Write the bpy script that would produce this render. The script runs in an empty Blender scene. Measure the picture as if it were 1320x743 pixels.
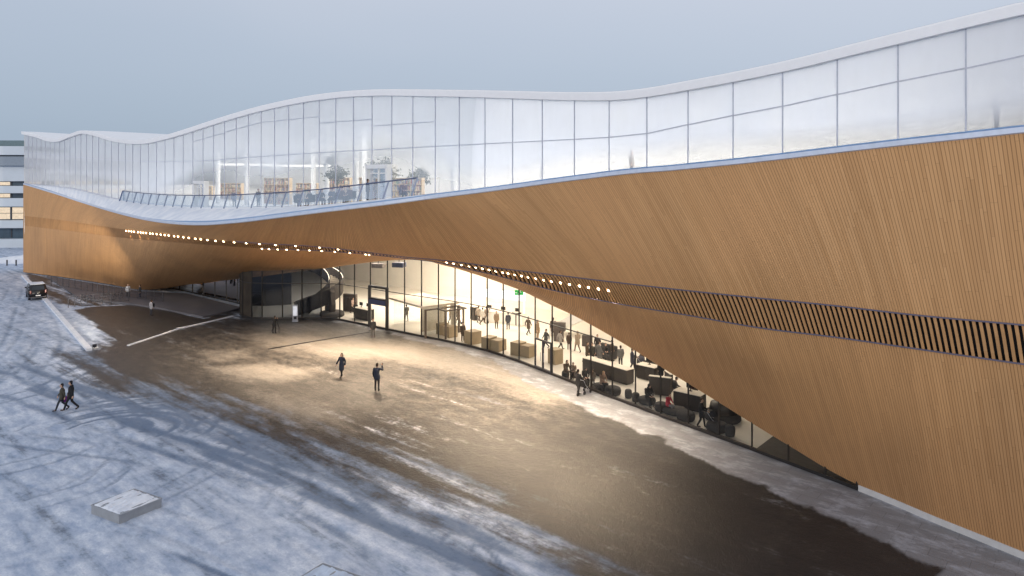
import bpy, bmesh, math, random
import numpy as np
from mathutils import Vector, Matrix
random.seed(7)
RNG = np.random.default_rng(11)
scene = bpy.context.scene
COL = scene.collection
R = math.radians
HC, F, X0, YH = 15.0, 880.0, 660.0, 232.0      # camera height, focal length, principal point, horizon of the survey photo

# ------------------------------------------------------------------ small helpers
def gnd(px, py):
    """where a sight line of the photograph meets the ground"""
    Y = F * HC / (py - YH)
    return ((px - X0) / F * Y, Y)
def alt(py, Y): return HC - (py - YH) / F * Y
MV = np.array([-0.6608, -0.7506])               # outward normal of the facade line
UV_ = np.array([0.7506, -0.6608])               # along the facade, towards the near end
def line_pt(Y0, n=0.0):
    return np.array([19.1 - 1.136 * (Y0 - 25.5), Y0]) + n * MV
def on_facade(px, py, n):
    r = (px - X0) / F
    Y0 = (48.07 - .6608 * n + .7506 * n * r) / (r + 1.136)
    p = line_pt(Y0, n)
    return np.array([p[0], p[1], alt(py, p[1])])
def kY(k): return 42330 * (.6305e-3 + .0368e-3 * k)   # mullion number -> Y on the facade line
def Yk(Y): return (Y / 42330 - .6305e-3) / .0368e-3
def pchip(xs, ys, xq):
    xs = np.asarray(xs, float); ys = np.asarray(ys, float); xq = np.asarray(xq, float)
    h = np.diff(xs); d = np.diff(ys) / h
    m = np.zeros_like(ys)
    m[0], m[-1] = d[0], d[-1]
    for i in range(1, len(xs) - 1):
        if d[i-1] * d[i] > 0:
            w1, w2 = 2*h[i] + h[i-1], h[i] + 2*h[i-1]
            m[i] = (w1 + w2) / (w1 / d[i-1] + w2 / d[i])
    i = np.clip(np.searchsorted(xs, xq) - 1, 0, len(h) - 1)
    t = (xq - xs[i]) / h[i]
    out = ((2*t**3 - 3*t**2 + 1) * ys[i] + (t**3 - 2*t**2 + t) * h[i] * m[i]
           + (-2*t**3 + 3*t**2) * ys[i+1] + (t**3 - t**2) * h[i] * m[i+1])
    lo, hi = xq < xs[0], xq > xs[-1]
    out = np.where(lo, ys[0] + (xq - xs[0]) * m[0], out)
    return np.where(hi, ys[-1] + (xq - xs[-1]) * m[-1], out)
def spl(pairs):
    a = np.array(pairs, float)
    # natural-looking smooth curve through the points
    xs, ys = a[:, 0], a[:, 1]
    def f(q):
        q = np.asarray(q, float)
        m = np.gradient(ys, xs)
        h = np.diff(xs); i = np.clip(np.searchsorted(xs, q) - 1, 0, len(h) - 1)
        t = np.clip((q - xs[i]) / h[i], 0, 1)
        out = ((2*t**3 - 3*t**2 + 1) * ys[i] + (t**3 - 2*t**2 + t) * h[i] * m[i]
               + (-2*t**3 + 3*t**2) * ys[i+1] + (t**3 - t**2) * h[i] * m[i+1])
        out = np.where(q < xs[0], ys[0] + (q - xs[0]) * m[0], out)
        return np.where(q > xs[-1], ys[-1] + (q - xs[-1]) * m[-1], out)
    return f

# ------------------------------------------------------------------ mesh builder
class MB:
    def __init__(s): s.v = []; s.f = []; s.uv = []; s.sm = []; s.mi = []
    def quad(s, a, b, c, d, uv=None, smooth=False, mi=0):
        i = len(s.v); s.v += [tuple(a), tuple(b), tuple(c), tuple(d)]; s.f.append((i, i+1, i+2, i+3))
        s.uv += list(uv) if uv else [(0, 0)] * 4; s.sm.append(smooth); s.mi.append(mi); return s
    def mesh_in(s, verts, faces, smooth=False, mi=0):
        i = len(s.v); s.v += [tuple(v) for v in verts]
        for f in faces:
            s.f.append(tuple(i + j for j in f)); s.uv += [(0, 0)] * len(f); s.sm.append(smooth); s.mi.append(mi)
        return s
    def box(s, c, d, rz=0, bev=0, M=None, mi=0, taper=1.0):
        bm = bmesh.new(); bmesh.ops.create_cube(bm, size=1)
        for v in bm.verts:
            if taper != 1.0 and v.co.z > 0: v.co.x *= taper; v.co.y *= taper
            v.co = Vector((v.co.x * d[0], v.co.y * d[1], v.co.z * d[2]))
        if bev: bmesh.ops.bevel(bm, geom=bm.edges[:], offset=bev, segments=2, affect='EDGES', profile=.5)
        T = Matrix.Translation(c) @ Matrix.Rotation(rz, 4, 'Z')
        if M is not None: T = M @ T
        bm.verts.index_update()
        vs = [T @ v.co for v in bm.verts]; fs = [[v.index for v in f.verts] for f in bm.faces]
        bm.free(); return s.mesh_in(vs, fs, mi=mi)
    def bar(s, a, b, w, h=None, up=(0, 0, 1), mi=0):
        a, b = Vector(a), Vector(b); h = h or w; z = (b - a).normalized(); up = Vector(up)
        x = up.cross(z)
        if x.length < 1e-4: x = Vector((1, 0, 0)).cross(z)
        x.normalize(); y = z.cross(x)
        vs = []
        for p in (a, b):
            for sx, sy in ((-1, -1), (1, -1), (1, 1), (-1, 1)): vs.append(p + x * (sx * w / 2) + y * (sy * h / 2))
        return s.mesh_in(vs, [(3, 2, 1, 0), (4, 5, 6, 7), (0, 1, 5, 4), (1, 2, 6, 5), (2, 3, 7, 6), (3, 0, 4, 7)], mi=mi)
    def tube(s, pts, r, n=8, mi=0, cap=True):
        pts = [Vector(p) for p in pts]; rs = r if isinstance(r, (list, tuple)) else [r] * len(pts)
        rings = []; up = Vector((0, 0, 1)); x = None
        for i, p in enumerate(pts):
            z = ((pts[min(i+1, len(pts)-1)] - pts[max(i-1, 0)])).normalized()
            if x is None:
                x = up.cross(z)
                if x.length < 1e-3: x = Vector((1, 0, 0))
            x = (x - z * x.dot(z)).normalized(); y = z.cross(x)
            rings.append([p + (x * math.cos(2*math.pi*j/n) + y * math.sin(2*math.pi*j/n)) * rs[i] for j in range(n)])
        vs = [v for rg in rings for v in rg]; fs = []
        for i in range(len(pts) - 1):
            for j in range(n): fs.append((i*n+j, i*n+(j+1) % n, (i+1)*n+(j+1) % n, (i+1)*n+j))
        s.mesh_in(vs, fs, smooth=True, mi=mi)
        if cap:
            s.mesh_in(rings[0], [tuple(range(n))[::-1]], mi=mi); s.mesh_in(rings[-1], [tuple(range(n))], mi=mi)
        return s
    def lathe(s, prof, c=(0, 0, 0), n=20, mi=0, sx=1, sy=1, smooth=True, rz=0):
        vs = []; fs = []; m = len(prof)
        for j in range(n):
            a = 2*math.pi*j/n
            for (r, z) in prof:
                x, y = r*sx*math.cos(a), r*sy*math.sin(a)
                vs.append((c[0] + x*math.cos(rz) - y*math.sin(rz), c[1] + x*math.sin(rz) + y*math.cos(rz), c[2]+z))
        for j in range(n):
            for i in range(m-1):
                a, b = j*m+i, ((j+1) % n)*m+i
                fs.append((a, b, b+1, a+1))
        return s.mesh_in(vs, fs, smooth=smooth, mi=mi)
    def prism(s, poly, axis_a, axis_b, mi=0):
        """poly: list of 2D points in plane; axis_a/b : functions 2D->3D for both ends"""
        n = len(poly); vs = [axis_a(p) for p in poly] + [axis_b(p) for p in poly]
        fs = [tuple(range(n))[::-1], tuple(range(n, 2*n))] + [(i, (i+1) % n, n+(i+1) % n, n+i) for i in range(n)]
        return s.mesh_in(vs, fs, mi=mi)
    def build(s, name, mats, parent=None, recalc=False):
        me = bpy.data.meshes.new(name); me.from_pydata(s.v, [], s.f)
        if any(u != (0, 0) for u in s.uv):
            l = me.uv_layers.new(name='UVMap'); l.data.foreach_set('uv', np.array(s.uv, float).ravel())
        me.polygons.foreach_set('use_smooth', s.sm); me.polygons.foreach_set('material_index', s.mi)
        for m in (mats if isinstance(mats, (list, tuple)) else [mats]): me.materials.append(m)
        if recalc:
            bm = bmesh.new(); bm.from_mesh(me); bmesh.ops.remove_doubles(bm, verts=bm.verts, dist=1e-5)
            bmesh.ops.recalc_face_normals(bm, faces=bm.faces); bm.to_mesh(me); bm.free()
        me.update()
        return link(name, me, parent)
def link(name, me, parent=None):
    o = bpy.data.objects.new(name, me); COL.objects.link(o)
    if parent: o.parent = parent
    return o
def grid_obj(name, P, mats, parent=None, uv=None, smooth=True, flip=False):
    """P: array (rows, cols, 3)"""
    r, c, _ = P.shape
    me = bpy.data.meshes.new(name)
    idx = np.arange(r*c).reshape(r, c)
    q = np.stack([idx[:-1, :-1], idx[:-1, 1:], idx[1:, 1:], idx[1:, :-1]], -1).reshape(-1, 4)
    if flip: q = q[:, ::-1]
    me.from_pydata(P.reshape(-1, 3).tolist(), [], q.tolist())
    if uv is not None:
        l = me.uv_layers.new(name='UVMap'); l.data.foreach_set('uv', uv.reshape(-1, 2)[q.ravel()].ravel())
    me.polygons.foreach_set('use_smooth', [smooth] * len(q))
    for m in (mats if isinstance(mats, (list, tuple)) else [mats]): me.materials.append(m)
    me.update()
    return link(name, me, parent)
def tag(o, label=None, cat=None, group=None, kind=None):
    if label: o['label'] = label
    if cat: o['category'] = cat
    if group: o['group'] = group
    if kind: o['kind'] = kind
    return o
def empty(name, loc=(0, 0, 0), rz=0, label=None, cat=None, group=None):
    o = bpy.data.objects.new(name, None); COL.objects.link(o); o.empty_display_size = .2
    o.location = loc; o.rotation_euler = (0, 0, rz)
    return tag(o, label, cat, group)
def copy_tree(o, parent=None):
    c = o.copy(); COL.objects.link(c); c.parent = parent
    for ch in list(o.children): copy_tree(ch, c)
    return c

# ------------------------------------------------------------------ materials
class NT:
    def __init__(s, name):
        s.m = bpy.data.materials.new(name); s.m.use_nodes = True; s.t = s.m.node_tree; s.t.nodes.clear()
        s.out = s.n('ShaderNodeOutputMaterial')
    def n(s, typ, **kw):
        nd = s.t.nodes.new(typ)
        for k, v in kw.items(): setattr(nd, k, v)
        return nd
    def put(s, sock, val):
        if hasattr(val, 'is_output') or isinstance(val, bpy.types.NodeSocket): s.t.links.new(val, sock)
        else: sock.default_value = val
    def math(s, op, a, b=0.0, c=0.0, clamp=False):
        nd = s.n('ShaderNodeMath', operation=op, use_clamp=clamp)
        s.put(nd.inputs[0], a); s.put(nd.inputs[1], b)
        if op in ('MULTIPLY_ADD', 'COMPARE', 'SMOOTH_MIN', 'WRAP'): s.put(nd.inputs[2], c)
        return nd.outputs[0]
    def ramp(s, v, lo, hi, a=0.0, b=1.0, smooth=True):
        nd = s.n('ShaderNodeMapRange'); nd.interpolation_type = 'SMOOTHSTEP' if smooth else 'LINEAR'
        s.put(nd.inputs['Value'], v)
        for k, x in (('From Min', lo), ('From Max', hi), ('To Min', a), ('To Max', b)): s.put(nd.inputs[k], x)
        return nd.outputs[0]
    def mix(s, f, a, b, mode='MIX'):
        nd = s.n('ShaderNodeMix', data_type='RGBA', blend_type=mode)
        s.put(nd.inputs[0], f); s.put(nd.inputs[6], a); s.put(nd.inputs[7], b); return nd.outputs[2]
    def noise(s, vec, scale, detail=4, rough=.55, dist=0.0, dim='3D'):
        nd = s.n('ShaderNodeTexNoise', noise_dimensions=dim)
        if vec is not None: s.put(nd.inputs['Vector'], vec)
        s.put(nd.inputs['Scale'], scale); s.put(nd.inputs['Detail'], detail); s.put(nd.inputs['Roughness'], rough); s.put(nd.inputs['Distortion'], dist)
        return nd.outputs[0]
    def mapping(s, vec, loc=(0, 0, 0), rot=(0, 0, 0), sc=(1, 1, 1)):
        nd = s.n('ShaderNodeMapping'); s.put(nd.inputs[0], vec)
        nd.inputs[1].default_value = loc; nd.inputs[2].default_value = rot; nd.inputs[3].default_value = sc
        return nd.outputs[0]
    def pos(s): return s.n('ShaderNodeNewGeometry').outputs['Position']
    def obj(s): return s.n('ShaderNodeTexCoord').outputs['Object']
    def uv(s): return s.n('ShaderNodeUVMap').outputs[0]
    def sep(s, v):
        nd = s.n('ShaderNodeSeparateXYZ'); s.put(nd.inputs[0], v); return nd.outputs
    def comb(s, x, y, z=0.0):
        nd = s.n('ShaderNodeCombineXYZ'); s.put(nd.inputs[0], x); s.put(nd.inputs[1], y); s.put(nd.inputs[2], z); return nd.outputs[0]
    def scale_col(s, col, f):
        return s.mix(1.0, col, s.comb(f, f, f), 'MULTIPLY')
    def bump(s, h, strength=.3, dist=.02):
        nd = s.n('ShaderNodeBump'); nd.inputs['Strength'].default_value = strength; nd.inputs['Distance'].default_value = dist
        s.put(nd.inputs['Height'], h); return nd.outputs[0]
    def bsdf(s, col, rough=.6, metal=0.0, normal=None, emit=None, estr=0.0, spec=.5, trans=None):
        nd = s.n('ShaderNodeBsdfPrincipled')
        s.put(nd.inputs['Base Color'], col); s.put(nd.inputs['Roughness'], rough); s.put(nd.inputs['Metallic'], metal)
        s.put(nd.inputs['Specular IOR Level'], spec)
        if normal is not None: s.put(nd.inputs['Normal'], normal)
        if emit is not None: s.put(nd.inputs['Emission Color'], emit); s.put(nd.inputs['Emission Strength'], estr)
        return nd.outputs[0]
    def end(s, sh): s.t.links.new(sh, s.out.inputs[0]); return s.m

def c4(r, g, b): return (r, g, b, 1)
_plain = {}
def plain(name, col, rough=.6, metal=0.0, var=.12, scale=3.0, bump=0.0):
    """a painted / cloth / stone surface with slight unevenness"""
    if name in _plain: return _plain[name]
    t = NT(name); p = t.obj()
    n = t.noise(p, scale, 5, .6)
    k = t.ramp(n, .25, .75, 1 - var, 1 + var, smooth=False)
    nm = t.bump(t.noise(p, scale * 12, 3), bump, .01) if bump else None
    m = t.end(t.bsdf(t.scale_col(c4(*col), k), t.ramp(n, .3, .7, rough * .9, min(1, rough * 1.1)), metal, nm))
    _plain[name] = m; return m
def emitter(name, col, strength):
    t = NT(name)
    n = t.noise(t.obj(), 2.0, 2)
    e = t.n('ShaderNodeEmission'); e.inputs[0].default_value = c4(*col)
    t.put(e.inputs[1], t.ramp(n, .2, .8, strength * .85, strength * 1.15)); return t.end(e.outputs[0])

def wood_material(name='timber_boards', dark=1.0, slat=False):
    t = NT(name); u, v, _ = t.sep(t.uv())
    fu = t.math('FRACT', u); iu = t.math('FLOOR', u)
    wn = t.n('ShaderNodeTexWhiteNoise', noise_dimensions='1D'); t.put(wn.inputs['W'], iu)
    r1 = wn.outputs[0]
    seg = t.math('FLOOR', t.math('ADD', t.math('DIVIDE', v, 3.6), t.math('MULTIPLY', r1, 17.0)))
    wn2 = t.n('ShaderNodeTexWhiteNoise', noise_dimensions='2D'); t.put(wn2.inputs[0], t.comb(iu, seg)); r2 = wn2.outputs[0]
    gap = t.math('MAXIMUM', t.ramp(fu, .0, .16, 1, 0), t.ramp(fu, .9, 1.0, 0, 1))
    grain = t.noise(t.comb(t.math('MULTIPLY', u, 2.2), t.math('MULTIPLY', v, .35), r1), 2.0, 5, .6)
    big = t.noise(t.pos(), .16, 4, .55)
    streak = t.noise(t.comb(t.math('MULTIPLY', u, .045), t.math('MULTIPLY', v, .05), 0.0), 1.0, 4, .6)
    val = t.math('ADD', t.ramp(r2, 0, 1, .955, 1.045, False), t.ramp(grain, .3, .7, -.06, .06, False))
    val = t.math('MULTIPLY', val, t.ramp(big, .3, .7, .91, 1.08, False))
    val = t.math('MULTIPLY', val, t.ramp(streak, .3, .7, .90, 1.08, False))
    colr = t.mix(r2, c4(.60 * dark, .33 * dark, .142 * dark), c4(.65 * dark, .372 * dark, .17 * dark))
    colr = t.mix(t.ramp(big, .35, .7), colr, c4(.58 * dark, .32 * dark, .142 * dark))
    colr = t.scale_col(colr, val)
    low = t.ramp(t.math('ADD', t.sep(t.pos())[2], t.ramp(big, .3, .7, -2, 2, False)), .5, 8.5, .34, 0)  # shade towards the foot of the wall, painted into the board colour
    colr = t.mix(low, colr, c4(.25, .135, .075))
    fv = t.math('FRACT', t.math('ADD', t.math('DIVIDE', v, 3.6), t.math('MULTIPLY', r1, 17.0)))
    colr = t.mix(t.math('MULTIPLY', t.ramp(fv, .0, .010, 1, 0), .3), colr, c4(.10, .05, .02))
    if not slat:
        colr = t.mix(t.math('MULTIPLY', gap, .58), colr, c4(.07, .03, .012))
        nm = t.bump(t.math('SUBTRACT', 1.0, gap), .6, .03)
    else: nm = t.bump(grain, .2, .01)
    return t.end(t.bsdf(colr, .62, 0, nm, spec=.3))

def clear_glass(name, tint=(.93, .95, .95), refl=1.0):
    t = NT(name)
    tr = t.n('ShaderNodeBsdfTransparent'); tr.inputs[0].default_value = c4(*tint)
    gl = t.n('ShaderNodeBsdfGlossy'); gl.inputs['Roughness'].default_value = .02; gl.inputs[0].default_value = c4(.95, .97, 1)
    wob = t.noise(t.pos(), .35, 2); t.put(gl.inputs['Normal'], t.bump(wob, .05, .3))
    fr = t.n('ShaderNodeFresnel'); fr.inputs[0].default_value = 1.45
    f = t.math('MULTIPLY', fr.outputs[0], refl, clamp=True)
    mx = t.n('ShaderNodeMixShader'); t.put(mx.inputs[0], f); t.put(mx.inputs[1], tr.outputs[0]); t.put(mx.inputs[2], gl.outputs[0])
    return t.end(mx.outputs[0])

def fritted_glass(name='fritted_glass'):
    """clear at the foot, printed with an ever denser white dot screen towards the roof"""
    t = NT(name); u, v, _ = t.sep(t.uv()); p = t.pos()
    x, y, z = t.sep(p)
    cloud = t.noise(t.mapping(p, sc=(.06, .06, .16)), 1.0, 3, .5)
    # the clear zone is tall around the middle of the facade and shallow elsewhere
    mid = t.math('MULTIPLY', t.ramp(y, 44, 52), t.ramp(y, 70, 78, 1, 0))
    lo = t.math('ADD', t.math('MULTIPLY', mid, .10), t.ramp(cloud, .3, .7, -.06, .08, False))
    hi = t.math('ADD', t.math('ADD', .40, t.math('MULTIPLY', mid, .20)), t.ramp(cloud, .3, .7, -.14, .2, False))
    far = t.ramp(y, 74, 88)
    g = t.ramp(v, lo, hi)
    fr = t.math('ADD', t.ramp(mid, 0, 1, .34, .05, False), t.math('MULTIPLY', g, t.ramp(mid, 0, 1, .62, .88, False)))
    fr = t.math('MAXIMUM', fr, t.math('MULTIPLY', far, .70))
    fine = t.noise(t.comb(t.math('MULTIPLY', t.math('ADD', x, y), 2.5), t.math('MULTIPLY', z, .06), 0.0), 3.0, 3)
    fr = t.math('MULTIPLY', fr, t.ramp(fine, .3, .7, .95, 1.03, False), clamp=True)
    df = t.n('ShaderNodeBsdfDiffuse'); df.inputs[0].default_value = c4(.88, .90, .95)
    tl = t.n('ShaderNodeBsdfTranslucent'); tl.inputs[0].default_value = c4(.74, .82, .97)
    white = t.n('ShaderNodeMixShader'); white.inputs[0].default_value = .42
    t.put(white.inputs[1], df.outputs[0]); t.put(white.inputs[2], tl.outputs[0])
    tr = t.n('ShaderNodeBsdfTransparent'); tr.inputs[0].default_value = c4(.95, .96, .96)
    m1 = t.n('ShaderNodeMixShader'); t.put(m1.inputs[0], fr); t.put(m1.inputs[1], tr.outputs[0]); t.put(m1.inputs[2], white.outputs[0])
    gl = t.n('ShaderNodeBsdfGlossy'); gl.inputs['Roughness'].default_value = .04
    fz = t.n('ShaderNodeFresnel'); fz.inputs[0].default_value = 1.42
    m2 = t.n('ShaderNodeMixShader'); t.put(m2.inputs[0], t.math('MULTIPLY', fz.outputs[0], .35)); t.put(m2.inputs[1], m1.outputs[0]); t.put(m2.inputs[2], gl.outputs[0])
    return t.end(m2.outputs[0])

M = {}
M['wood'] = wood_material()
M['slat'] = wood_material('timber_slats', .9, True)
M['recess'] = plain('black_recess', (.012, .011, .012), .8)
M['glass'] = clear_glass('entrance_glass')
M['dark_glass'] = clear_glass('smoked_glass', (.36, .42, .52), .7)
M['rail_glass'] = clear_glass('railing_glass', (.86, .90, .96), .5)
M['frit'] = fritted_glass()
M['frame'] = plain('dark_bronze_frame', (.03, .028, .028), .4, .3)
M['mullion'] = plain('grey_blue_mullion', (.50, .53, .63), .45, .2)
M['white'] = plain('white_paint', (.80, .80, .80), .5, var=.04)
M['fascia'] = plain('white_roof_edge', (.93, .93, .94), .5, var=.03)
M['cream'] = plain('cream_plaster', (.82, .78, .70), .7, var=.05, scale=.6)
M['floor_in'] = plain('pale_floor', (.76, .72, .65), .35, var=.07, scale=.5)
M['ceil'] = plain('white_ceiling', (.82, .80, .76), .8, var=.04, scale=.4)
M['flash'] = plain('blue_grey_flashing', (.62, .68, .80), .35, .25, var=.1)
M['dkmetal'] = plain('dark_steel', (.04, .04, .05), .4, .5)
M['steel'] = plain('brushed_steel', (.45, .47, .52), .35, .8)
M['band_trim'] = plain('violet_grey_trim', (.16, .14, .19), .4, .4)
M['concrete'] = plain('pale_concrete', (.30, .32, .35), .8, var=.14, scale=2.5, bump=.2)
M['plinth'] = plain('pale_stone_plinth', (.55, .55, .56), .7, var=.1)
# ------------------------------------------------------------------ the building: curves of the timber skin
yA = spl([(30,238),(70,250),(110,263),(150,275),(190,284.5),(230,289.5),(260,290.5),(300,288),(360,281),(420,273.5),(500,264),(560,256),(621,248.5),(736,233.3),(830,222.7),(860,220.6),(900,216.8),(940,213),(1005,206),(1077,197.5),(1157,188.5),(1246,179.2),(1320,171.3)])
nA = spl([(30,0),(110,.8),(160,2.5),(230,4.8),(300,5.5),(360,5.3),(420,4.6),(500,3.0),(560,1.6),(640,.5),(740,.12),(900,.1),(1320,.1)])
yB = spl([(30,278),(97,286.5),(140,293),(160,296),(205,301),(275,309),(340,314),(410,318),(480,326),(530,332),(560,334.5),(600,339),(650,346.5),(700,352.5),(794,364),(888,374.8),(981,384.5),(1076,394),(1170,405),(1320,419)])
nB = spl([(30,-.15),(97,.3),(140,1.5),(205,3.2),(275,3.4),(345,2.2),(410,.5),(480,-1.5),(540,-3),(600,-3.2),(700,-2.2),(762,-1.8),(850,-1.2),(1000,-.7),(1320,-.4)])
yC = spl([(30,291),(97,299),(160,307),(205,311),(275,316.5),(340,320.5),(410,323),(480,328.5),(530,334),(560,337.5),(600,346),(650,357.5),(700,371),(794,391),(888,406.6),(982,423),(1076,434.5),(1170,448),(1320,469.5)])
nC = spl([(30,-.2),(97,.2),(140,1.2),(205,2.8),(275,2.6),(345,1.1),(410,-.8),(480,-3),(545,-4.8),(600,-4.8),(712,-3.2),(778,-2.8),(866,-1.9),(1014,-1.2),(1340,-.8)])
def curve_xyz(fy, fn, xs):
    return np.array([on_facade(x, float(fy(x)), float(fn(x))) for x in xs])
# ground glazing line (feet of the mullions)
G_PX = [(438,413),(457,416.5),(477,420.8),(500,425.6),(521.8,430.2),(543.6,434.5),(565.5,438.8),(587,443),(607.6,447.6),(628.4,453),(649,459.5),(669.6,466.8),(690,475),(711.5,483.6),(736,493),(761.5,503),(789.5,513.5),(819,524.5),(851.5,536.8),(887,550),(927,564.8),(969,580.5),(1016.7,598.2),(1068.5,617.6),(1106,632)]
G = np.array([gnd(*p) for p in G_PX])
def smooth_poly(P, it=2):
    P = P.copy()
    for _ in range(it): P[1:-1] = .5 * P[1:-1] + .25 * (P[:-2] + P[2:])
    return P
G = smooth_poly(G, 1)
Gx = np.array([F * p[0] / p[1] + X0 for p in G])
def G_at(px):
    """plan point of the glazing on the sight line px"""
    q = np.clip(px, Gx[0], Gx[-1])
    y = np.interp(q, Gx, 1 / G[:, 1]); Y = 1 / y
    return np.array([(q - X0) / F * Y, Y])
D_left = [(30,352,110.),(85,359,103.9),(140,367.5,97.4),(180,373.4,92.6),(210,372,90.),(237,368,86.5),(270,364,83.5),(305,360,80.8),(345,355.5,78.3),(390,349.5,75.4),(425,345.5,73.6)]
D_arch = [(438,343.5),(480,338),(522,333.2),(543.6,334.2),(565,340.6),(587,346),(607.6,352.5),(628.4,359),(649,366.3),(669.6,374),(690,383.5),(711,394),(735.5,405),(761,418.5),(788.5,434),(820,453),(851.5,473),(890,496.5),(925,518),(968.8,545.5),(995,561.5),(1016.7,574.5),(1068.5,606),(1106,628.7)]
D_right = [(1146.7,645.5),(1203.8,668.5),(1261,690.3),(1320,713)]
Dx, DP = [], []
for x, y, Y in D_left: Dx.append(x); DP.append(((x - X0) / F * Y, Y, max(.12, alt(y, Y))))
for x, y in D_arch:
    g = G_at(x); Dx.append(x); DP.append((g[0], g[1], max(.25, alt(y, g[1]))))
for x, y in D_right:
    g = gnd(x, y + 6.5 * (y - 600) / 100); Y = g[1]; Dx.append(x); DP.append(((x - X0) / F * Y, Y, .25))
last = np.array(DP[-1])
for tt in (2.5, 5, 8):
    p = last + np.array([.68, -.733, 0]) * tt; DP.append(tuple(p)); Dx.append(F * p[0] / p[1] + X0)
Dx = np.array(Dx); DP = np.array(DP)
_fd = [spl(list(zip(Dx, DP[:, i]))) for i in (0, 1, 2)]
def D_at(x):
    Y = float(_fd[1](x)); return np.array([(x - X0) / F * Y, Y, float(_fd[2](x))])
cols = np.array([(30,30,30,30),(70,60,59,60),(110,97,96,92),(160,140,138,135),(230,205,202,180),(300,275,272,237),(360,345,343,305),(420,410,412,390),(460,480,482,438),(500,540,545,522),(535,590,597,580),(560,640,648,628),(600,700,712,700),(660,762,778,790),(767,850,866,915),(918,1000,1014,1075),(1110,1170,1180,1225),(1283,1320,1328,1362),(1320,1355,1362,1395)], float)
NCOL = 520
# spread the columns evenly in board number (distance along the lip)
t_ctrl = np.array([float(-Yk(on_facade(a, float(yA(a)), 0)[1])) for a in cols[:, 0]])
t_q = np.linspace(t_ctrl[0], t_ctrl[-1], NCOL)
xa, xb, xc, xd = [pchip(t_ctrl, cols[:, i], t_q) for i in range(4)]
A3, B3, C3 = curve_xyz(yA, nA, xa), curve_xyz(yB, nB, xb), curve_xyz(yC, nC, xc)
D3 = np.array([D_at(x) for x in xd])
NEXT = 34
def extend(P, step_z=0.0):
    e = np.array([UV_[0], UV_[1], step_z]) * .55
    return np.vstack([P] + [P[-1] + e * j for j in range(1, NEXT + 1)])
A3, B3, C3, D3 = extend(A3, .02), extend(B3, -.01), extend(C3, -.01), extend(D3)
u_board = np.concatenate([t_q * 2.358 / .135, t_q[-1] * 2.358 / .135 + .55 / .135 * np.arange(1, NEXT + 1)])
u_board -= u_board[0]
def interp_rows(q):
    """position on the skin; q in [0,3] : A=0 B=1 C=2 D=3, smooth through all four"""
    s = np.stack([np.zeros(len(A3)), np.linalg.norm(B3-A3, axis=1), np.linalg.norm(C3-B3, axis=1), np.linalg.norm(D3-C3, axis=1)], 1).cumsum(1)
    out = np.zeros((len(q), len(A3), 3)); ss = np.zeros((len(q), len(A3)))
    pts = np.stack([A3, B3, C3, D3], 1)
    for j in range(len(A3)):
        sq = np.interp(q, [0, 1, 2, 3], s[j]); ss[:, j] = sq
        for a in range(3): out[:, j, a] = pchip(s[j], pts[j, :, a], sq)
    return out, ss
library = empty('library_building', (0, 0, 0), 0, 'long timber and glass building with a sweeping arched entrance and wavy white roof', 'building')
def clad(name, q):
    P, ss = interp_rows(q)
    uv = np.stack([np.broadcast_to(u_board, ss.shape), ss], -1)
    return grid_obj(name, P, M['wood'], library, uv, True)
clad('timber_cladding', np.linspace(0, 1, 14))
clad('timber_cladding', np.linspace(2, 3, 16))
# recessed band with upright slats between two metal trims
Pb, _ = interp_rows(np.linspace(1, 2, 5))
dn = np.gradient(Pb, axis=1); dv = np.gradient(Pb, axis=0)
nrm = np.cross(dv, dn); nrm /= np.linalg.norm(nrm, axis=2, keepdims=True) + 1e-9
sgn = np.sign((nrm * np.array([MV[0], MV[1], 0])).sum(2).mean()); nrm *= sgn
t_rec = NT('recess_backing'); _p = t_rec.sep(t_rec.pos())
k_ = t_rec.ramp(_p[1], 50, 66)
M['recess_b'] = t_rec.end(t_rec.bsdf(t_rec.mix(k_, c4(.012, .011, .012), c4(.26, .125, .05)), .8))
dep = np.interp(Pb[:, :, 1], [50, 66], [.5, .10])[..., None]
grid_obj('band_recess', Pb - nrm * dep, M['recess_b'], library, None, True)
for row, sg_ in ((0, 1), (-1, -1)):
    grid_obj('band_lid', np.stack([Pb[row], Pb[row] - nrm[row] * dep[row]]), M['recess_b'], library, None, False)
fu = np.arange(math.ceil(u_board[0]), math.floor(u_board[-1]), 2.0)
sl = MB()
for u0 in fu:
    ii = []
    for uu in (u0 + .08, u0 + 1.08):
        j = np.clip(np.searchsorted(u_board, uu) - 1, 0, len(u_board) - 2); w = (uu - u_board[j]) / (u_board[j+1] - u_board[j])
        ii.append((Pb[:, j] * (1-w) + Pb[:, j+1] * w, nrm[:, j] * (1-w) + nrm[:, j+1] * w))
    (pl, n1), (pr, n2) = ii
    for i in range(4):
        uvq = [(u0 + .2, i), (u0 + .2, i+1), (u0 + .8, i+1), (u0 + .8, i)]
        sl.quad(pl[i], pl[i+1], pr[i+1], pr[i], uvq)
        sl.quad(pl[i] - n1[i]*.06, pl[i+1] - n1[i+1]*.06, pl[i+1], pl[i], uvq)
        sl.quad(pr[i], pr[i+1], pr[i+1] - n2[i+1]*.06, pr[i] - n2[i]*.06, uvq)
sl.build('slat_band', M['slat'], library)
for row in (0, -1):
    tr_ = MB(); sel = list(range(0, len(A3), 4))
    for a, b in zip(sel[:-1], sel[1:]):
        if Pb[row, a, 1] > 60: continue
        tr_.bar(Pb[row, a] + nrm[row, a]*.012, Pb[row, b] + nrm[row, b]*.012, .07, .06)
    tr_.build('band_trim', M['band_trim'], library)

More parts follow.
